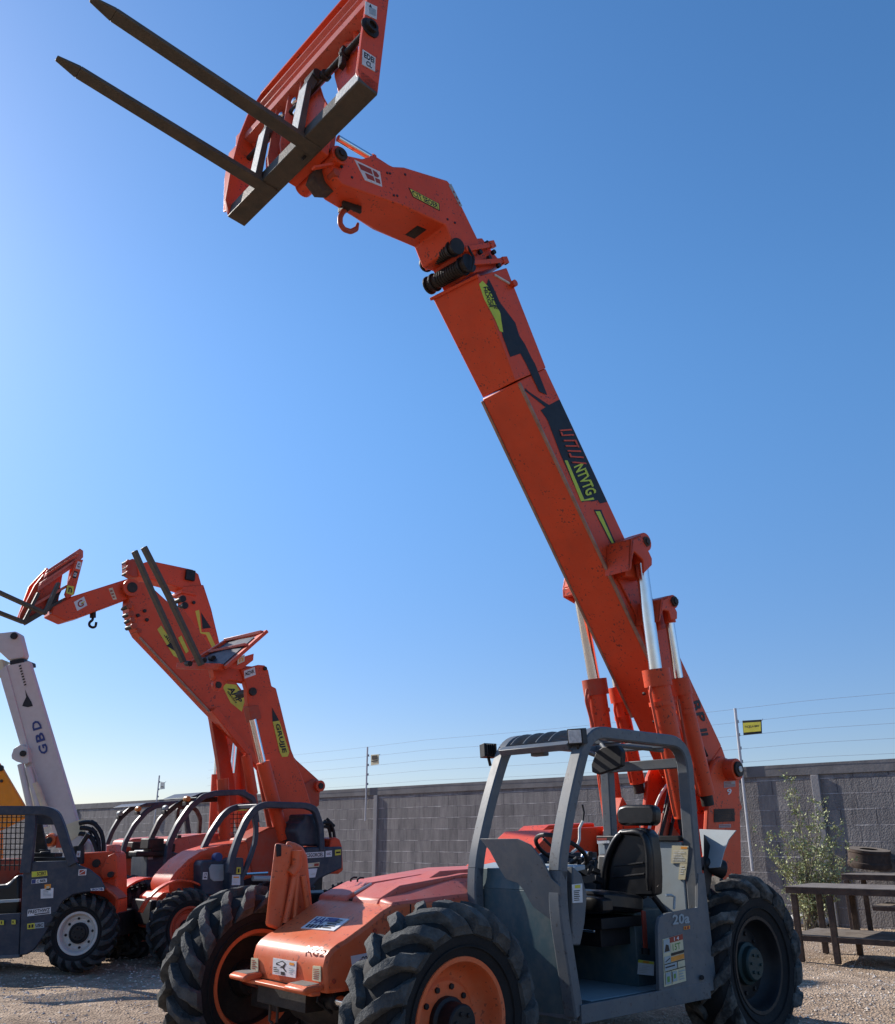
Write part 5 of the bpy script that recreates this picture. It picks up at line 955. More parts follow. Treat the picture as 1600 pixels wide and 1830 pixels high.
for p, d_ in (((272, 1508), (.26, .3, .16)), ((285, 1515), (.4, .3, .12)), ((264, 1526), (.5, .3, .08)), ((292, 1522), (.12, .12, .14))): b.box(Cc.by(p, .45), d_, GREASE)
b.build('engine_parts', cm, .02)
decal(cm, pxq(Cc, [(264, 1536), (273, 1536), (274, 1523), (265, 1523)], .505), PALE, [('rect', (.2, .2, .8, .8), PALE)], 'small_decal', .003, (0, 1, 0))
bent(cm, Cc, [(298, 1545), (302, 1508), (318, 1474), (340, 1442), (362, 1424), (385, 1418), (430, 1416), (452, 1428), (458, 1470)], .74, .10, .09, NAVY, 'roll_frame')
bent(cm, Cc, [(264, 1534), (270, 1499), (286, 1465), (308, 1444), (330, 1432), (400, 1428)], -.15, .08, .08, DARKBAR, 'roll_frame')
b = MB(); r_ = [Cc.by(p, .70) for p in ((340, 1425), (362, 1416), (440, 1411), (440, 1419))]; b.hexa(r_, [p+Vector((0, -1.0, 0)) for p in r_], NAVY); b.build('roof', cm, .01)
bent(cm, Cc, [(356, 1492), (358, 1462), (350, 1446), (335, 1442), (318, 1444), (314, 1490)], -.6, .06, .06, DARKBAR, 'rear_window_frame')
lamp(cm, Cc, (334, 1428), .80, AMBER, s_=.11); lamp(cm, Cc, (296, 1444), -.1, PALE, 'work_light', .10); lamp(cm, Cc, (320, 1487), .4, PALE, 'mirror', .06)
b = MB()
for i in range(7): b.tube(pxq(Cc, [(396+i*7, 1452), (396+i*7, 1500)], .0), .006, BLACK, 5)
for i in range(6): b.tube(pxq(Cc, [(396, 1456+i*8), (440, 1455+i*8)], .0), .006, BLACK, 5)
b.build('rear_grille', cm, 0)
decal(cm, pxq(Cc, [(424, 1449), (442, 1449), (442, 1440), (424, 1440)], .3), YDEC, [('rect', (.1, .3, .9, .7), GREASE)], 'yellow_label', .003, (0, 1, 0))
# ------------------------------------------------------------------ B: nearest of the row
B = Frame(-3.8, 13.0, 42); bmn = machine('telescopic_handler', B, 'nearest orange handler of the back row, curved nose and forks tipped skyward', 'telehandler', GRP)
for y, o_ in ((.66, 1), (-.66, -1)):
    wheel(bmn, 0, y, .46, .47, .32, .235, OLDOR, BLACK, RUB, o_, 18, 51, .1, hubr=.10, hubout=.12, h=.035, lw=.05, bolts=0)
    wheel(bmn, -2.5, y, .46, .47, .32, .235, OLDOR, BLACK, RUB, o_, 18, 52, .3, hubr=.10, hubout=.12, h=.035, lw=.05, bolts=0)
b = MB(); b.box((-1.4, 0, .62), (3.4, .6, .3), BLACK); b.tube([(0, -.6, .46), (0, .6, .46)], .09, GREASE, 14); b.build('chassis', bmn, .02)
slab(bmn, B, [(305, 1600), (304, 1581), (308, 1570), (318, 1557), (339, 1536), (361, 1522), (400, 1510), (445, 1503), (480, 1500), (480, 1560), (350, 1600)], .34, .62, ORANGE, 'nose', .04)
b = MB(); r_ = [(.30, .50), (.34, .50), (.36, .86), (.30, .90)]; b.prism([(x-.12, z) for x, z in [(.0, .42), (.32, .42), (.34, .80), (.26, .86), (0, .86)]], -.26, .30, ORANGE); b.build('front_box', bmn, .015)
for y0, y1 in ((.42, .80), (-.80, -.42)):
    a_ = [(0+ (.56)*cos(radians(t)), .46+.56*sin(radians(t))) for t in range(20, 141, 12)]; b_ = [(0+(.535)*cos(radians(t)), .46+.535*sin(radians(t))) for t in range(140, 19, -12)]
    b = MB(); b.prism(a_+b_, y0, y1-(.28 if y0 > 0 else 0), ORANGE); b.build('front_fender', bmn, .003)
bent(bmn, B, [(357, 1545), (362, 1520), (376, 1490), (396, 1460), (410, 1447), (430, 1441), (520, 1440)], .0, .08, .08, NAVY, 'roll_frame')
bent(bmn, B, [(410, 1560), (415, 1530), (425, 1500), (440, 1466), (456, 1445), (474, 1438), (545, 1440), (562, 1446), (572, 1475), (574, 1520)], .80, .085, .085, NAVY, 'roll_frame')
bent(bmn, B, [(452, 1450), (458, 1480), (456, 1505), (448, 1530), (438, 1556), (428, 1575)], .70, .06, .06, NAVY, 'roll_frame')
b = MB(); r_ = [B.by(p, .80) for p in ((474, 1436), (545, 1436), (545, 1444), (474, 1444))]; b.hexa(r_, [p+Vector((0, -.8, 0)) for p in r_], NAVY); b.build('roof', bmn, .01)
slab(bmn, B, [(360, 1600), (359, 1545), (363, 1538), (410, 1536), (416, 1545), (418, 1600)], .55, .5, NAVY, 'front_panel', .02)
slab(bmn, B, [(376, 1570), (374, 1552), (378, 1545), (404, 1545), (408, 1552), (403, 1570), (398, 1575), (382, 1575)], .56, .02, PALE, 'access_hatch', .006)
slab(bmn, B, [(412, 1606), (410, 1545), (420, 1533), (436, 1533), (438, 1606)], .72, .3, NAVY, 'side_panel', .02)
decal(bmn, pxq(B, [(362, 1572), (370, 1572), (371, 1559), (363, 1559)], .555), WDEC, [('LZ', (.2, .2, .85, .85), BDEC)], 'small_decal', .006, (0, 1, 0))
decal(bmn, pxq(B, [(422, 1562), (430, 1562), (430, 1550), (423, 1550)], .725), YDEC, [('rect', (.3, .2, .7, .8), BDEC)], 'small_decal', .006, (0, 1, 0))
decal(bmn, pxq(B, [(414, 1582), (429, 1582), (429, 1564), (415, 1564)], .725), WDEC, [('rect', (.15, .7, .85, .85), ODEC)]+lines(3, .15, .2, .85, .6, BRSTEEL, 3), 'small_decal', .006, (0, 1, 0))
b = MB(); p = B.by((388, 1532), .5); b.lathe([(0, .05), (.055, .05), (.06, 0), (.055, -.05), (0, -.05)], BLDEC, p, 14); b.build('filler_cap', bmn, 0)
slab(bmn, B, [(548, 1515), (612, 1513), (612, 1552), (590, 1562), (570, 1572), (555, 1590), (545, 1590)], .82, .5, NAVY, 'rear_body', .02)
slab(bmn, B, [(590, 1514), (592, 1500), (600, 1496), (608, 1500), (612, 1513), (614, 1556), (606, 1562), (590, 1562)], .78, .7, ORANGE, 'rear_end', .02)
slab(bmn, B, [(536, 1512), (528, 1485), (534, 1472), (545, 1466), (546, 1455), (562, 1455), (564, 1468), (574, 1470), (577, 1512)], .70, .45, NAVY, 'engine_cowl', .03)
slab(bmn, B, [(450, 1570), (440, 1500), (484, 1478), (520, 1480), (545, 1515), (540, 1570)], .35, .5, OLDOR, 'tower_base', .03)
b = MB(); b.tube([B.by((452, 1570), .7), B.by((485, 1570), .7)], .035, PALE, 10); b.tube([B.by((440, 1562), .7), B.by((478, 1560), .7)], .02, CHROME, 8); b.build('side_step', bmn, 0)
hoses(bmn, B, [[(576, 1472), (586, 1465), (596, 1475), (598, 1500)], [(574, 1478), (584, 1472), (590, 1480), (591, 1500)]], .6, .022)
decal(bmn, pxq(B, [(546, 1534), (579, 1532), (579, 1522), (546, 1524)], .822), WDEC, [('CSGORCIEL', (.04, .15, .96, .85), BDEC)], 'lettering_decal', .006, (0, 1, 0))
decal(bmn, pxq(B, [(582, 1532), (593, 1531), (593, 1520), (582, 1521)], .822), WDEC, [('UC', (.2, .3, .8, .7), GREASE)], 'small_decal', .006, (0, 1, 0))
decal(bmn, pxq(B, [(599, 1529), (609, 1528), (609, 1518), (599, 1519)], .822), YDEC, [('rect', (.1, .35, .9, .65), GREASE)], 'small_decal', .006, (0, 1, 0))
decal(bmn, pxq(B, [(549, 1551), (570, 1549), (571, 1541), (550, 1543)], .822), CREAM, [('rect', (.55, .2, .95, .8), RDEC), ('rect', (.1, .3, .4, .7), BRSTEEL)], 'small_decal', .006, (0, 1, 0))
decal(bmn, pxq(B, [(552, 1569), (563, 1568), (567, 1552), (551, 1553)], .822), WDEC, [([(.1, .3), (.9, .6), (.9, .3)], (0, 0, 1, 1), BRSTEEL)], 'small_decal', .006, (0, 1, 0))
# boom, head arm, carriage
slab(bmn, B, [(442, 1232), (434, 1205), (430, 1196), (462, 1188), (474, 1189), (480, 1198), (486, 1226), (494, 1230), (502, 1262), (521, 1340), (545, 1400), (560, 1450), (566, 1500), (510, 1500), (492, 1440), (473, 1386), (462, 1340), (450, 1290), (444, 1262)], .1, .12, ORANGE, 'boom', .015)
slab(bmn, B, [(444, 1262), (462, 1260), (468, 1284), (450, 1290)], .14, .16, OLDOR, 'boom_collar', .008)
slab(bmn, B, [(384, 1212), (380, 1190), (395, 1178), (440, 1190), (470, 1192), (466, 1216), (456, 1222), (410, 1216), (396, 1226)], .06, .16, ORANGE, 'head_arm', .015)
b = MB(); q = B.by((387, 1225), .12); b.cyl(q, q+Vector((0, .06, 0)), .09, ORANGE, 18); b.cyl(q+Vector((0, .06, 0)), q+Vector((0, .07, 0)), .05, GREASE, 14); b.build('head_pin', bmn, .003)
b = MB(); q = B.by((452, 1236), .12); b.cyl(q+Vector((0, -.4, 0)), q+Vector((0, .02, 0)), .06, GREASE, 18); b.build('head_pin', bmn, .003)
b = MB(); q = B.by((473, 1195), .1); b.cyl(q, q+Vector((0, .03, 0)), .03, GREASE, 12); b.build('head_pin', bmn, .003)
rod(bmn, B, (452, 1286), (470, 1364), .32, .05, CHROME, 'cylinder_rod'); rod(bmn, B, (470, 1362), (506, 1500), .32, .10, ORANGE, 'lift_cylinder', 18)
rod(bmn, B, (478, 1372), (496, 1470), .16, .05, OLDOR, 'lift_cylinder', 18)
decal(bmn, pxq(B, [(437, 1213), (457, 1206), (455, 1192), (436, 1199)], .1), WDEC, [('MZNR', (.1, .3, .9, .75), GREASE)], 'small_decal', .005, (0, 1, 0))
fpoly(bmn, B, [([(486, 1264), (499, 1288), (487, 1290)], BDEC), ([(487, 1290), (499, 1288), (517, 1344), (514, 1352), (504, 1353), (500, 1345)], YDEC)], .1, 'yellow_decal')
decal(bmn, pxq(B, [(488, 1293), (502, 1348), (514, 1346), (500, 1291)], .102), None, [('GRUJJE', (.03, .1, .97, .9), BDEC)], 'boom_lettering', .008, (0, 1, 0))
slab(bmn, B, [(428, 1176), (454, 1168), (453, 1180), (432, 1196), (420, 1196), (410, 1190)], .38, .04, ORANGE, 'carriage_end_plate', .006)
b = MB(); r_ = pxq(B, [(322, 1192), (360, 1196), (412, 1190), (470, 1126), (474, 1130)], .2)
# carriage frame: lies back, its open side to the sky
Lq = [B.by(p, .40) for p in ((386, 1196), (430, 1190), (474, 1128), (462, 1126))]; Rq = [B.by(p, -.55) for p in ((318, 1190), (334, 1194), (412, 1142), (402, 1142))]
b = MB(); b.beam(B.by((470, 1130), .40), B.by((404, 1145), -.45), .10, .05, FADED_LIT, (0, 0, 1)); b.build('carriage_top_rail', bmn, .006)
b = MB(); b.beam(B.by((440, 1152), .40), B.by((372, 1166), -.45), .08, .04, FADED_LIT, (0, 0, 1)); b.build('carriage_mid_rail', bmn, .006)
b = MB(); b.beam(B.by((396, 1192), .40), B.by((320, 1190), -.50), .10, .09, ORANGE, (0, 0, 1)); b.build('carriage_bottom_bar', bmn, .006)
b = MB(); b.beam(B.by((400, 1194), .40), B.by((474, 1129), .40), .05, .16, ORANGE, (0, 1, 0)); b.build('carriage_end_plate', bmn, .006)
b = MB(); b.beam(B.by((330, 1192), -.45), B.by((408, 1143), -.45), .05, .12, ORANGE, (0, 1, 0)); b.build('carriage_end_plate', bmn, .006)
b = MB(); b.add([B.by((400, 1186), .36), B.by((455, 1138), .36), B.by((408, 1146), -.40), B.by((345, 1188), -.40)], [[0, 1, 2, 3]], NAVY); b.hexa([B.by((400, 1186), .36), B.by((455, 1138), .36), B.by((408, 1146), -.40), B.by((345, 1188), -.40)], [p+Vector((0, 0, -.03)) for p in (B.by((400, 1186), .36), B.by((455, 1138), .36), B.by((408, 1146), -.40), B.by((345, 1188), -.40))], NAVY); b.build('carriage_back_plate', bmn, .004)
b = MB(); 
for p in ((366, 1180), (382, 1176), (340, 1186), (388, 1186)): q = B.by(p, .0); b.tube([q, q+Vector((0, -.12, .02))], .04, GREASE, 10)
b.build('fork_shaft', bmn, 0)
decal(bmn, pxq(B, [(424, 1188), (437, 1182), (437, 1170), (425, 1176)], .46), CREAM, [('n', (.2, .2, .8, .8), ODEC)], 'small_decal', .006, (0, 1, 0))
lfork(bmn, B, [(360, 1189), (300, 1062), (258, 980)], .25, .12, .055); lfork(bmn, B, [(328, 1183), (276, 1068), (241, 987)], -.3, .12, .055)
# ------------------------------------------------------------------ the yellow machine at the very edge
Fr = Frame(-8.6, 18.5, 180); fm = machine('yellow_crane_arm', Fr, 'yellow steel arm coming in at the left edge behind the white boom', 'machine arm')
slab(fm, Fr, [(-40, 1310), (0, 1368), (4, 1374), (44, 1442), (52, 1458), (0, 1484), (-60, 1500), (-80, 1400)], 0, -.12, YEL, 'arm_plate', .03)
slab(fm, Fr, [(-60, 1500), (-10, 1486), (-10, 1620), (-60, 1620)], .1, -.4, YEL, 'arm_foot', .03)
b = MB(); q = Fr.by((3, 1396), -.01); b.cyl(q, q+Vector((0, -.03, 0)), .03, RUST, 10); q = Fr.by((2, 1373), -.01); b.cyl(q, q+Vector((0, -.06, 0)), .06, BLACK, 12); b.build('arm_bolt', fm, 0)
# ------------------------------------------------------------------ white boom machine
Ef = Frame(-6.6, 15.8, 180); em = machine('white_boom_lift', Ef, 'white telescopic boom with blue letters and a black plumb mark standing behind the compact loader', 'boom lift')
slab(em, Ef, [(11, 1188), (52, 1181), (130, 1440), (146, 1495), (152, 1520), (104, 1520), (97, 1500), (60, 1372)], 0, -.12, WHITE, 'boom', .012)
slab(em, Ef, [(-2, 1200), (11, 1188), (60, 1372), (84, 1440), (60, 1442), (38, 1340), (2, 1218)], -.02, -.10, WHITE, 'boom_side_channel', .012)
slab(em, Ef, [(-14, 1131), (0, 1131), (27, 1128), (35, 1133), (44, 1169), (42, 1176), (15, 1180), (0, 1166), (-14, 1160)], .04, -.2, WHITE, 'boom_head', .02)
slab(em, Ef, [(17, 1181), (42, 1177), (43, 1184), (18, 1189)], .0, -.5, BLACK, 'slide_pad', .004)
slab(em, Ef, [(-20, 1180), (4, 1178), (8, 1196), (2, 1208), (-20, 1206)], .05, -.3, CREAM, 'end_fitting', .01)
b = MB(); q = Ef.by((26, 1137), -.56); q = Ef.by((26, 1137), .04); b.cyl(q+Vector((0, .0, 0)), q+Vector((0, -.04, 0)), .06, GREASE, 14)
q = Ef.by((42, 1347), .1); b.build('head_pin', em, 0)
slab(em, Ef, [(20, 1350), (24, 1338), (37, 1330), (49, 1336), (53, 1362), (46, 1366), (29, 1361), (21, 1356)], -.12, -.25, WHITE, 'cylinder_bracket', .01)
b = MB(); q = Ef.by((42, 1347), -.12); b.cyl(q+Vector((0, .0, 0)), q+Vector((0, -.04, 0)), .05, GREASE, 14); b.build('bracket_pin', em, 0)
for a0_, a1_, m_ in (((37, 1366), (60, 1470), WHITE), ((50, 1372), (80, 1480), WHITE), ((62, 1400), (82, 1450), CREAM)): rod(em, Ef, a0_, a1_, -.1, .055, m_, 'lift_cylinder')
slab(em, Ef, [(112, 1476), (150, 1462), (152, 1486), (122, 1506)], -.01, -.03, CREAM, 'warning_plate', .004)
slab(em, Ef, [(100, 1600), (105, 1505), (146, 1492), (165, 1510), (172, 1600)], .05, -.7, WHITE, 'turret', .03)
b = MB(); b.box((.35, .3, .62), (3.4, 1.8, .5), WHITE); b.build('chassis', em, .04)
for y in (-.6, 1.2):
    for x in (-1.1, 1.7): wheel(em, x, y, .45, .45, .30, .22, WHITE, BLACK, RUB, -1 if y < 0 else 1, 18, 61, .2, hubr=.1, hubout=.12, h=.03, lw=.05, bolts=0)
fpoly(em, Ef, [([(45, 1232), (49, 1242), (56, 1254), (59, 1262), (50, 1264), (40, 1262), (42, 1256), (47, 1246)], BDEC)], 0, 'plumb_mark', -.006)
decal(em, pxq(Ef, [(88, 1345), (71, 1286), (55, 1291), (72, 1350)], -.005), None, [('G', (.0, .02, .28, .98), BLDEC), ('B', (.37, .02, .63, .98), BLDEC), ('D', (.73, .02, 1, .98), BLDEC)], 'boom_lettering', .004, (0, -1, 0))
decal(em, pxq(Ef, [(43, 1226), (32, 1186), (37, 1184), (48, 1224)], -.005), None, [('rect', (.12*i, .1, .12*i+.06, .9), GREASE) for i in range(8)], 'boom_scale', .004, (0, -1, 0))
hoses(em, Ef, [[(142, 1472), (158, 1466), (176, 1476), (186, 1500), (184, 1545)], [(144, 1480), (160, 1478), (174, 1492), (178, 1515), (176, 1545)], [(146, 1490), (158, 1490), (168, 1502), (174, 1525)], [(160, 1490), (150, 1502), (142, 1516), (138, 1540)]], -.2, .035)
b = MB(); p = Ef.by((92, 1502), -.75); b.lathe([(0, .09), (.09, .08), (.11, 0), (.09, -.08), (0, -.09)], mat('orange_lens', (.55, .12, .03), .25), p, 16); b.box(p+Vector((.16, 0, 0)), (.12, .1, .22), OLDOR); b.cyl(p+Vector((0, -.09, 0)), p+Vector((0, -.11, 0)), .05, BLACK, 12); b.build('beacon', em, .004)
# ------------------------------------------------------------------ compact grey loader on the left
G = Frame(-4.49, 12.75, 180); gm = machine('compact_loader', G, 'compact dark blue-grey loader with white wheel rim and mesh side guard', 'loader')
SYG = -.82
wheel(gm, 0, -.66, .44, .45, .32, .225, WHITE, BLACK, RUB, -1, 18, 71, .15, hubr=.118, hubout=.12, dish=.07, h=.035, lw=.05, bolts=8)
wheel(gm, 0, .66, .44, .45, .32, .225, WHITE, BLACK, RUB, 1, 18, 72, .15, hubr=.125, hubout=.12, dish=.07, h=.035, lw=.05, bolts=8)
for y, s_ in ((-.66, -1), (.66, 1)): wheel(gm, -2.0, y, .44, .45, .32, .225, WHITE, BLACK, RUB, s_, 18, 73, .15, hubr=.125, hubout=.12, dish=.07, h=.035, lw=.05, bolts=8)
b = MB(); b.box((-1.1, 0, .5), (2.9, .9, .3), BLACK); b.tube([(0, -.6, .44), (0, .6, .44)], .09, GREASE, 12); b.build('chassis', gm, .02)
slab(gm, G, [(34, 1708), (41, 1545), (52, 1540), (132, 1538), (140, 1546), (159, 1553), (178, 1568), (186, 1584), (187, 1590), (150, 1595), (130, 1599), (112, 1611), (101, 1630), (79, 1672), (61, 1697), (48, 1706)], SYG, -.04, NAVY, 'side_panel', .012)
slab(gm, G, [(34, 1708), (-160, 1720), (-160, 1650), (-4, 1634), (36, 1632)], SYG+.02, -.04, NAVY, 'lower_panel', .012)
slab(gm, G, [(34, 1712), (-160, 1724), (-160, 1716), (34, 1706)], SYG+.0, -.1, GREY, 'sill', .006)
bent(gm, G, [(-160, 1448), (84, 1449), (100, 1456), (109, 1478), (118, 1508), (131, 1545)], SYG, .08, .11, NAVY, 'cab_frame')
bent(gm, G, [(56, 1450), (55, 1480), (49, 1540), (46, 1560)], SYG+.01, .08, .13, NAVY, 'cab_pillar')
slab(gm, G, [(60, 1452), (98, 1455), (108, 1474), (66, 1474)], SYG+.15, -.05, NAVY, 'header_panel', .01)
slab(gm, G, [(66, 1470), (74, 1472), (84, 1520), (66, 1545), (60, 1545)], SYG+.5, -.05, GREASE, 'inner_pillar', .01)
b = MB()
for i in range(24): x = 46-i*8.3; b.tube(pxq(G, [(x, 1454), (x-4, 1556)], SYG+.02), .007, BLACK, 6)
for i in range(10): b.tube(pxq(G, [(-150, 1462+i*9.6), (47, 1460+i*9.6)], SYG+.02), .007, BLACK, 6)
b.build('mesh_guard', gm, 0)
slab(gm, G, [(-160, 1540), (38, 1534), (38, 1560), (22, 1572), (20, 1600), (-160, 1606)], SYG+.9, -.3, OLDOR, 'engine_hood', .03)
slab(gm, G, [(-60, 1585), (12, 1580), (24, 1566), (38, 1562), (36, 1640), (-60, 1640)], SYG+.35, -.3, SEATM, 'seat', .05)
slab(gm, G, [(-60, 1612), (34, 1607), (34, 1612), (-60, 1618)], SYG+.05, -.06, PALE, 'grab_rail', .004)
b = MB()
for p, d_ in (((72, 1534), (.22, .2, .10)), ((84, 1530), (.30, .25, .08)), ((100, 1536), (.5, .4, .06)), ((66, 1540), (.08, .2, .2)), ((80, 1522), (.12, .08, .05))): b.box(G.by(p, SYG+.4), d_, SEATM)
b.tube(pxq(G, [(64, 1548), (68, 1532), (74, 1524), (90, 1524)], SYG+.3), .02, BLACK, 8); b.build('control_console', gm, .02)
slab(gm, G, [(145, 1526), (150, 1524), (200, 1521), (207, 1526), (209, 1580), (209, 1638), (190, 1630), (162, 1616), (160, 1590), (140, 1560)], SYG+.35, -.4, ORANGE, 'front_frame', .02)
slab(gm, G, [(178, 1560), (192, 1530), (205, 1524), (209, 1530), (209, 1568), (182, 1572)], SYG+.30, -.06, ORANGE, 'frame_ear', .012)
slab(gm, G, [(190, 1527), (190, 1511), (206, 1509), (208, 1524)], SYG+.4, -.2, FADED_LIT, 'frame_block', .012)
b = MB(); q = G.by((200, 1563), SYG+.30); b.cyl(q, q+Vector((0, -.07, 0)), .035, GREASE, 12); q = G.by((173, 1543), SYG+.35); b.cyl(q, q+Vector((0, -.03, 0)), .05, GREASE, 12); b.build('frame_pin', gm, 0)
a_ = [(.60*cos(radians(t)), .44+.58*sin(radians(t))) for t in range(42, 173, 10)]; b_ = [(.575*cos(radians(t)), .44+.555*sin(radians(t))) for t in range(172, 41, -10)]
b = MB(); b.prism(a_+b_, -.78, -.45, OLDOR); b.build('wheel_arch', gm, .003)
b = MB(); q0 = G.by((140, 1545), SYG+.2); b.tube([q0, G.by((141, 1512), SYG+.2)], .07, BLACK, 12); b.tube(pxq(G, [(142, 1515), (152, 1500), (158, 1490)], SYG+.2), .03, BLACK, 8); b.build('damper', gm, 0)
decal(gm, pxq(G, [(136, 1532), (143, 1532), (144, 1521), (138, 1521)], SYG+.12), WDEC, [('u', (.3, .3, .7, .7), RDEC)], 'small_decal', .003, (0, -1, 0))
for l, base, it in (([(57, 1568), (85, 1565), (84, 1556), (57, 1558)], YDEC, [('rect', (.1, .2, .3, .8), LIME), ('SCERT', (.35, .15, .95, .85), BDEC)]),
                    ([(56, 1580), (84, 1577), (84, 1570), (57, 1572)], WDEC, [('rect', (.02, .05, .28, .95), BLDEC), ('C BIER', (.35, .15, .95, .85), BDEC)]),
                    ([(73, 1606), (95, 1605), (96, 1587), (73, 1589)], WDEC, [('rect', (.35, .1, .85, .15), BRSTEEL)]+lines(5, .2, .2, .85, .9, PALE, 2)),
                    ([(80, 1592), (91, 1591), (91, 1580), (80, 1581)], ODEC, [('rect', (.3, .3, .8, .7), CREAM)]),
                    ([(49, 1638), (91, 1633), (91, 1621), (50, 1626)], WDEC, [('PRESTHWZ', (.03, .35, .97, .9), BDEC), ('rect', (.3, .1, .95, .25), BDEC)]),
                    ([(49, 1661), (79, 1658), (79, 1648), (49, 1651)], PALE, [('rect', (0, 0, .45, 1), YDEC), ('rect', (.08, .2, .2, .8), BDEC), ('rect', (.25, .2, .38, .8), BDEC), ('USC', (.5, .2, .95, .8), GREASE)]),
                    ([(140, 1565), (154, 1564), (155, 1553), (141, 1554)], WDEC, [('rect', (.12, .12, .88, .88), RDEC), ([(.15, .2), (.85, .75), (.85, .88), (.15, .35)], (0, 0, 1, 1), WDEC)]),
                    ([(163, 1592), (186, 1592), (185, 1586), (162, 1588)], WDEC, [('IRSOB', (.1, .1, .95, .9), BLDEC)]),
                    ([(0, 1653), (7, 1653), (7, 1645), (0, 1645)], YDEC, [('I', (.3, .2, .6, .8), BDEC)]), ([(21, 1652), (28, 1652), (28, 1644), (21, 1644)], YDEC, [('K', (.2, .2, .8, .8), BDEC)])):
    decal(gm, pxq(G, l, SYG), base, it, 'small_decal', .005, (0, -1, 0))
# ================================================================== benches, drum, shrub, rubble on the right
def table(fx, fy, ht, lx, ly, label, shelves, th=.05, legs=None, ang=-37):
    fr = Frame(fx, fy, ang)      # X away-left, Y towards the yard; tables extend along -X and -Y
    t = machine('steel_workbench', fr, label, 'workbench', 'rusty steel workbenches by the wall')
    b = MB(); b.box((-lx/2, -ly/2, ht-.006), (lx, ly, .012), RUSTTOP); b.build('top_plate', t, .002)
    b = MB(); b.box((-lx/2, -.03, ht-.05), (lx, .05, .075), RUST); b.box((-lx/2, -ly+.03, ht-.05), (lx, .05, .075), RUST); b.box((-.03, -ly/2, ht-.05), (.05, ly-.12, .07), RUST); b.box((-lx+.03, -ly/2, ht-.05), (.05, ly-.12, .07), RUST); b.build('frame', t, .003)
    for x in legs or (-.06, -lx+.06):
        for y in (-.06, -ly+.06): b = MB(); b.box((x, y, (ht-.09)/2-.01), (.075, .075, ht-.09), RUST); b.build('leg', t, .004)
    for z, x0, x1, y0, y1 in shelves:
        b = MB(); b.box(((x0+x1)/2, (y0+y1)/2, z), (abs(x1-x0), abs(y1-y0), .012), RUSTTOP); b.box(((x0+x1)/2, y0-.02, z-.04), (abs(x1-x0), .04, .06), RUST); b.build('shelf', t, .003)
    return t, fr
_p = _C+ray(1403, 1584)*((.91-EYE)/ray(1403, 1584).z); _q = _C+ray(1503, 1562)*((.97-EYE)/ray(1503, 1562).z)
t1, T1f = table(_p.x, _p.y, .91, 3.0, 1.25, 'long rusty steel workbench in front with a lower shelf', [(.31, .0, -3.0, -.03, -1.2)], legs=(-.09, -.55, -2.9))
t2, T2f = table(_q.x, _q.y, .97, 2.6, 1.2, 'taller rusty steel workbench behind that carries the round iron ring', [(.50, -.4, -2.6, -.06, -1.1)])
# drum
q = W.o; r_ = ray(1561, 1556); p = _C+r_*((.972-EYE)/r_.z); df = Frame(p.x, p.y, 0, .0)
dr = bpy.data.objects.new('brake_drum', None)
rad_ = abs(36*(p.y*.94)/1600)
b = MB(); bz = .972; hh_ = rad_*.86
R_ = [(rad_*.96, 0), (rad_, .03), (rad_, hh_*.3), (rad_*.965, hh_*.34), (rad_*.965, hh_*.82), (rad_*1.0, hh_*.86), (rad_*1.0, hh_), (rad_*.88, hh_), (rad_*.80, hh_*.93), (rad_*.45, hh_*.93), (rad_*.4, hh_*.9), (rad_*.4, .05), (rad_*.9, .0)]
vs = []; n = 48; P_ = len(R_)
for k in range(n):
    t = 2*pi*k/n
    for r0, z0 in R_: vs.append((r0*cos(t), r0*sin(t), z0))
fs = [[k*P_+i, ((k+1) % n)*P_+i, ((k+1) % n)*P_+(i+1) % P_, k*P_+(i+1) % P_] for k in range(n) for i in range(P_)]
vt = [v for v in vs]; b.add(vs, fs, mat('dark_burnt_iron', (.06, .042, .035), .8, bump=.15, dust=.4, dustcol=(.16,.11,.085,1))); b.add([(r0*cos(2*pi*k/n), r0*sin(2*pi*k/n), hh_+.002) for k in range(n) for r0 in (rad_*.42, rad_*.99)], [[2*k, 2*((k+1) % n), 2*((k+1) % n)+1, 2*k+1] for k in range(n)], RUSTTOP); o = b.build('iron_ring', None, 0); o.location = (p.x, p.y+.12, bz+.001+rad_*sin(radians(7))); o.rotation_euler = (radians(7), 0, .3); tag(o, 'round rusty iron drum ring lying on the taller workbench', 'iron ring')  # lighter ring on top paints in the drum's sunlit upper face
# shrub
rs = random.Random(11)
r_ = ray(1452, 1664); gp_ = _C+r_*((0-EYE)/r_.z); sc_ = gp_.y
sh = bpy.data.objects.new('wild_shrub', None); COL.objects.link(sh); sh.location = (gp_.x, gp_.y, -.02); tag(sh, 'wispy olive green weed shrub growing by the wall behind the workbench', 'shrub')
k_ = (sc_*.94-.3)/1600*1.12
stems = MB(); leaves = MB()
def leaf(p, s_):
    d = Vector((rs.uniform(-1, 1), rs.uniform(-1, 1), rs.uniform(-.4, 1))).normalized(); a = d.orthogonal().normalized(); a.rotate(Matrix.Rotation(rs.uniform(0, 6.3), 3, d)); c = d.cross(a)*.32
    leaves.add([p, p+a*s_*.5+c*s_, p+a*s_, p+a*s_*.5-c*s_], [[0, 1, 2, 3]], LEAF, False)
tips_ = [(-36, 140), (-22, 205), (-10, 228), (4, 150), (10, 110), (30, 170), (44, 128), (60, 150), (68, 140), (-52, 105), (-30, 90), (20, 190), (50, 175), (0, 90), (78, 100), (-46, 60), (32, 95), (60, 75), (-15, 120), (15, 60), (90, 120), (-60, 150)]
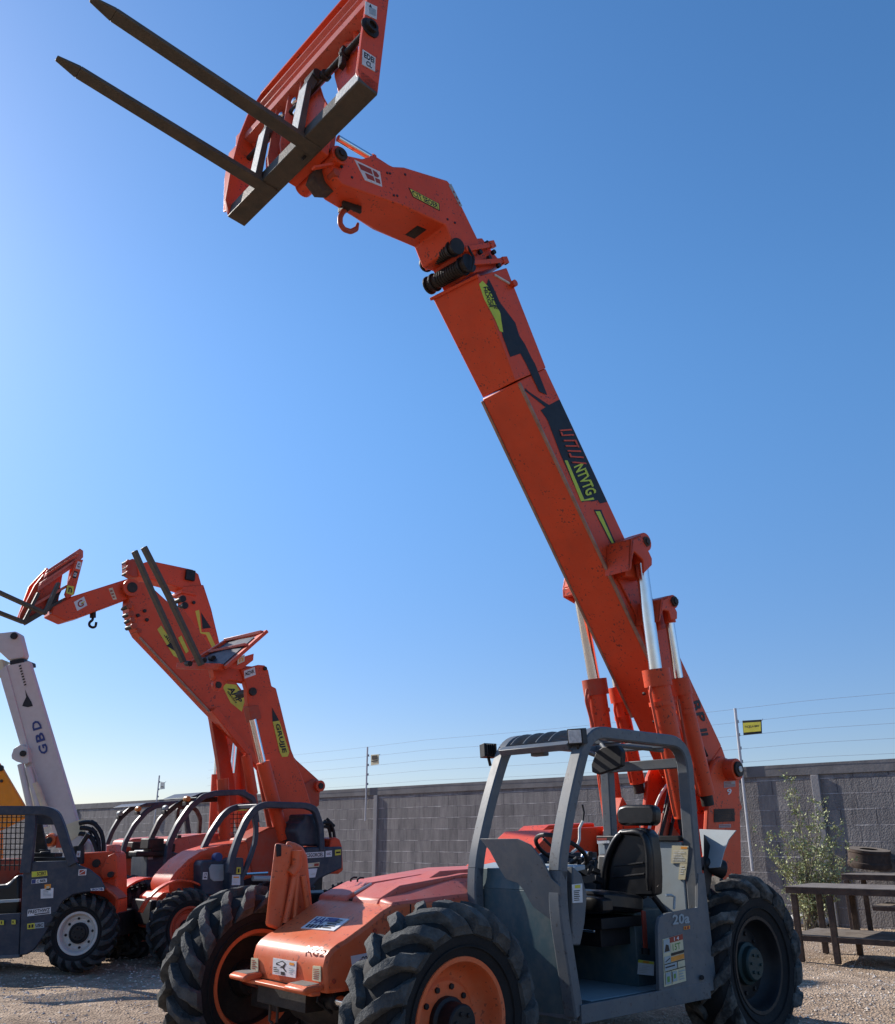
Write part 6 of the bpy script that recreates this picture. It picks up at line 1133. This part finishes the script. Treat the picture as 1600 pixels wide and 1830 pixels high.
for dx, dz in [((a*.78 if a > 0 else a*1.15)+10, z) for a, z in tips_]+[(a*.7+6, z*.86) for a, z in tips_[::2]]:
    x1 = dx*k_; z1 = dz*k_; y1 = rs.uniform(-.5, .5); base = Vector((rs.uniform(-.15, .15), rs.uniform(-.15, .15), 0)); tip = Vector((x1, y1, z1))
    mid = base.lerp(tip, .45)+Vector((-x1*.12, 0, .12*z1)); pts = [base*(1-t)**2+mid*2*t*(1-t)+tip*t*t for t in [i/8 for i in range(9)]]
    pts = [p+Vector((rs.uniform(-.03, .03), rs.uniform(-.03, .03), 0)) for p in pts]
    stems.tube(pts, [.014*(1-i/10) for i in range(9)], STEM, 5)
    for i in range(2, 9):
        for j in range(rs.randint(1, 3)):
            p0 = pts[i]; d = Vector((rs.uniform(-1, 1), rs.uniform(-1, 1), rs.uniform(.1, 1))).normalized()*rs.uniform(.12, .38)*(1.1-i*.05); q0 = p0+d
            stems.tube([p0, p0+d*.5+Vector((0, 0, .02)), q0], [.006, .004, .002], STEM, 4)
            for l in range(rs.randint(8, 19)): u_ = rs.random()**.7; leaf(p0+d*u_+Vector((rs.gauss(0, .025), rs.gauss(0, .025), rs.gauss(0, .03))), rs.uniform(.03, .06))
stems.build('stem', sh, 0); leaves.build('foliage', sh, 0)
# rubble sack
r_ = ray(1440, 1652); gp_ = _C+r_*((0-EYE)/r_.z); b = MB()
for i, (dx, dy, s_) in enumerate(((0, 0, .15), (.22, .1, .11), (-.16, .1, .12), (.12, -.15, .10), (.4, .05, .08), (-.1, -.1, .09), (.3, -.1, .07))):
    vs = []; U_, V_ = 12, 8
    for j in range(V_+1):
        for i2 in range(U_):
            th = 2*pi*i2/U_; ph = -pi/2+pi*j/V_; r0 = s_*(1+rs.uniform(-.16, .16)); vs.append((gp_.x+dx+r0*cos(ph)*cos(th), gp_.y+dy+r0*cos(ph)*sin(th), s_*.5+r0*.8*sin(ph)))
    b.add(vs, [[j*U_+i2, j*U_+(i2+1) % U_, (j+1)*U_+(i2+1) % U_, (j+1)*U_+i2] for j in range(V_) for i2 in range(U_)], mat('white_sacking', (.42, .41, .39), .85, bump=1.) if i == 0 else b.mats[0])
o = b.build('rubbish_heap', None, 0); tag(o, 'crumpled white rubbish heap at the foot of the shrub', 'rubbish')
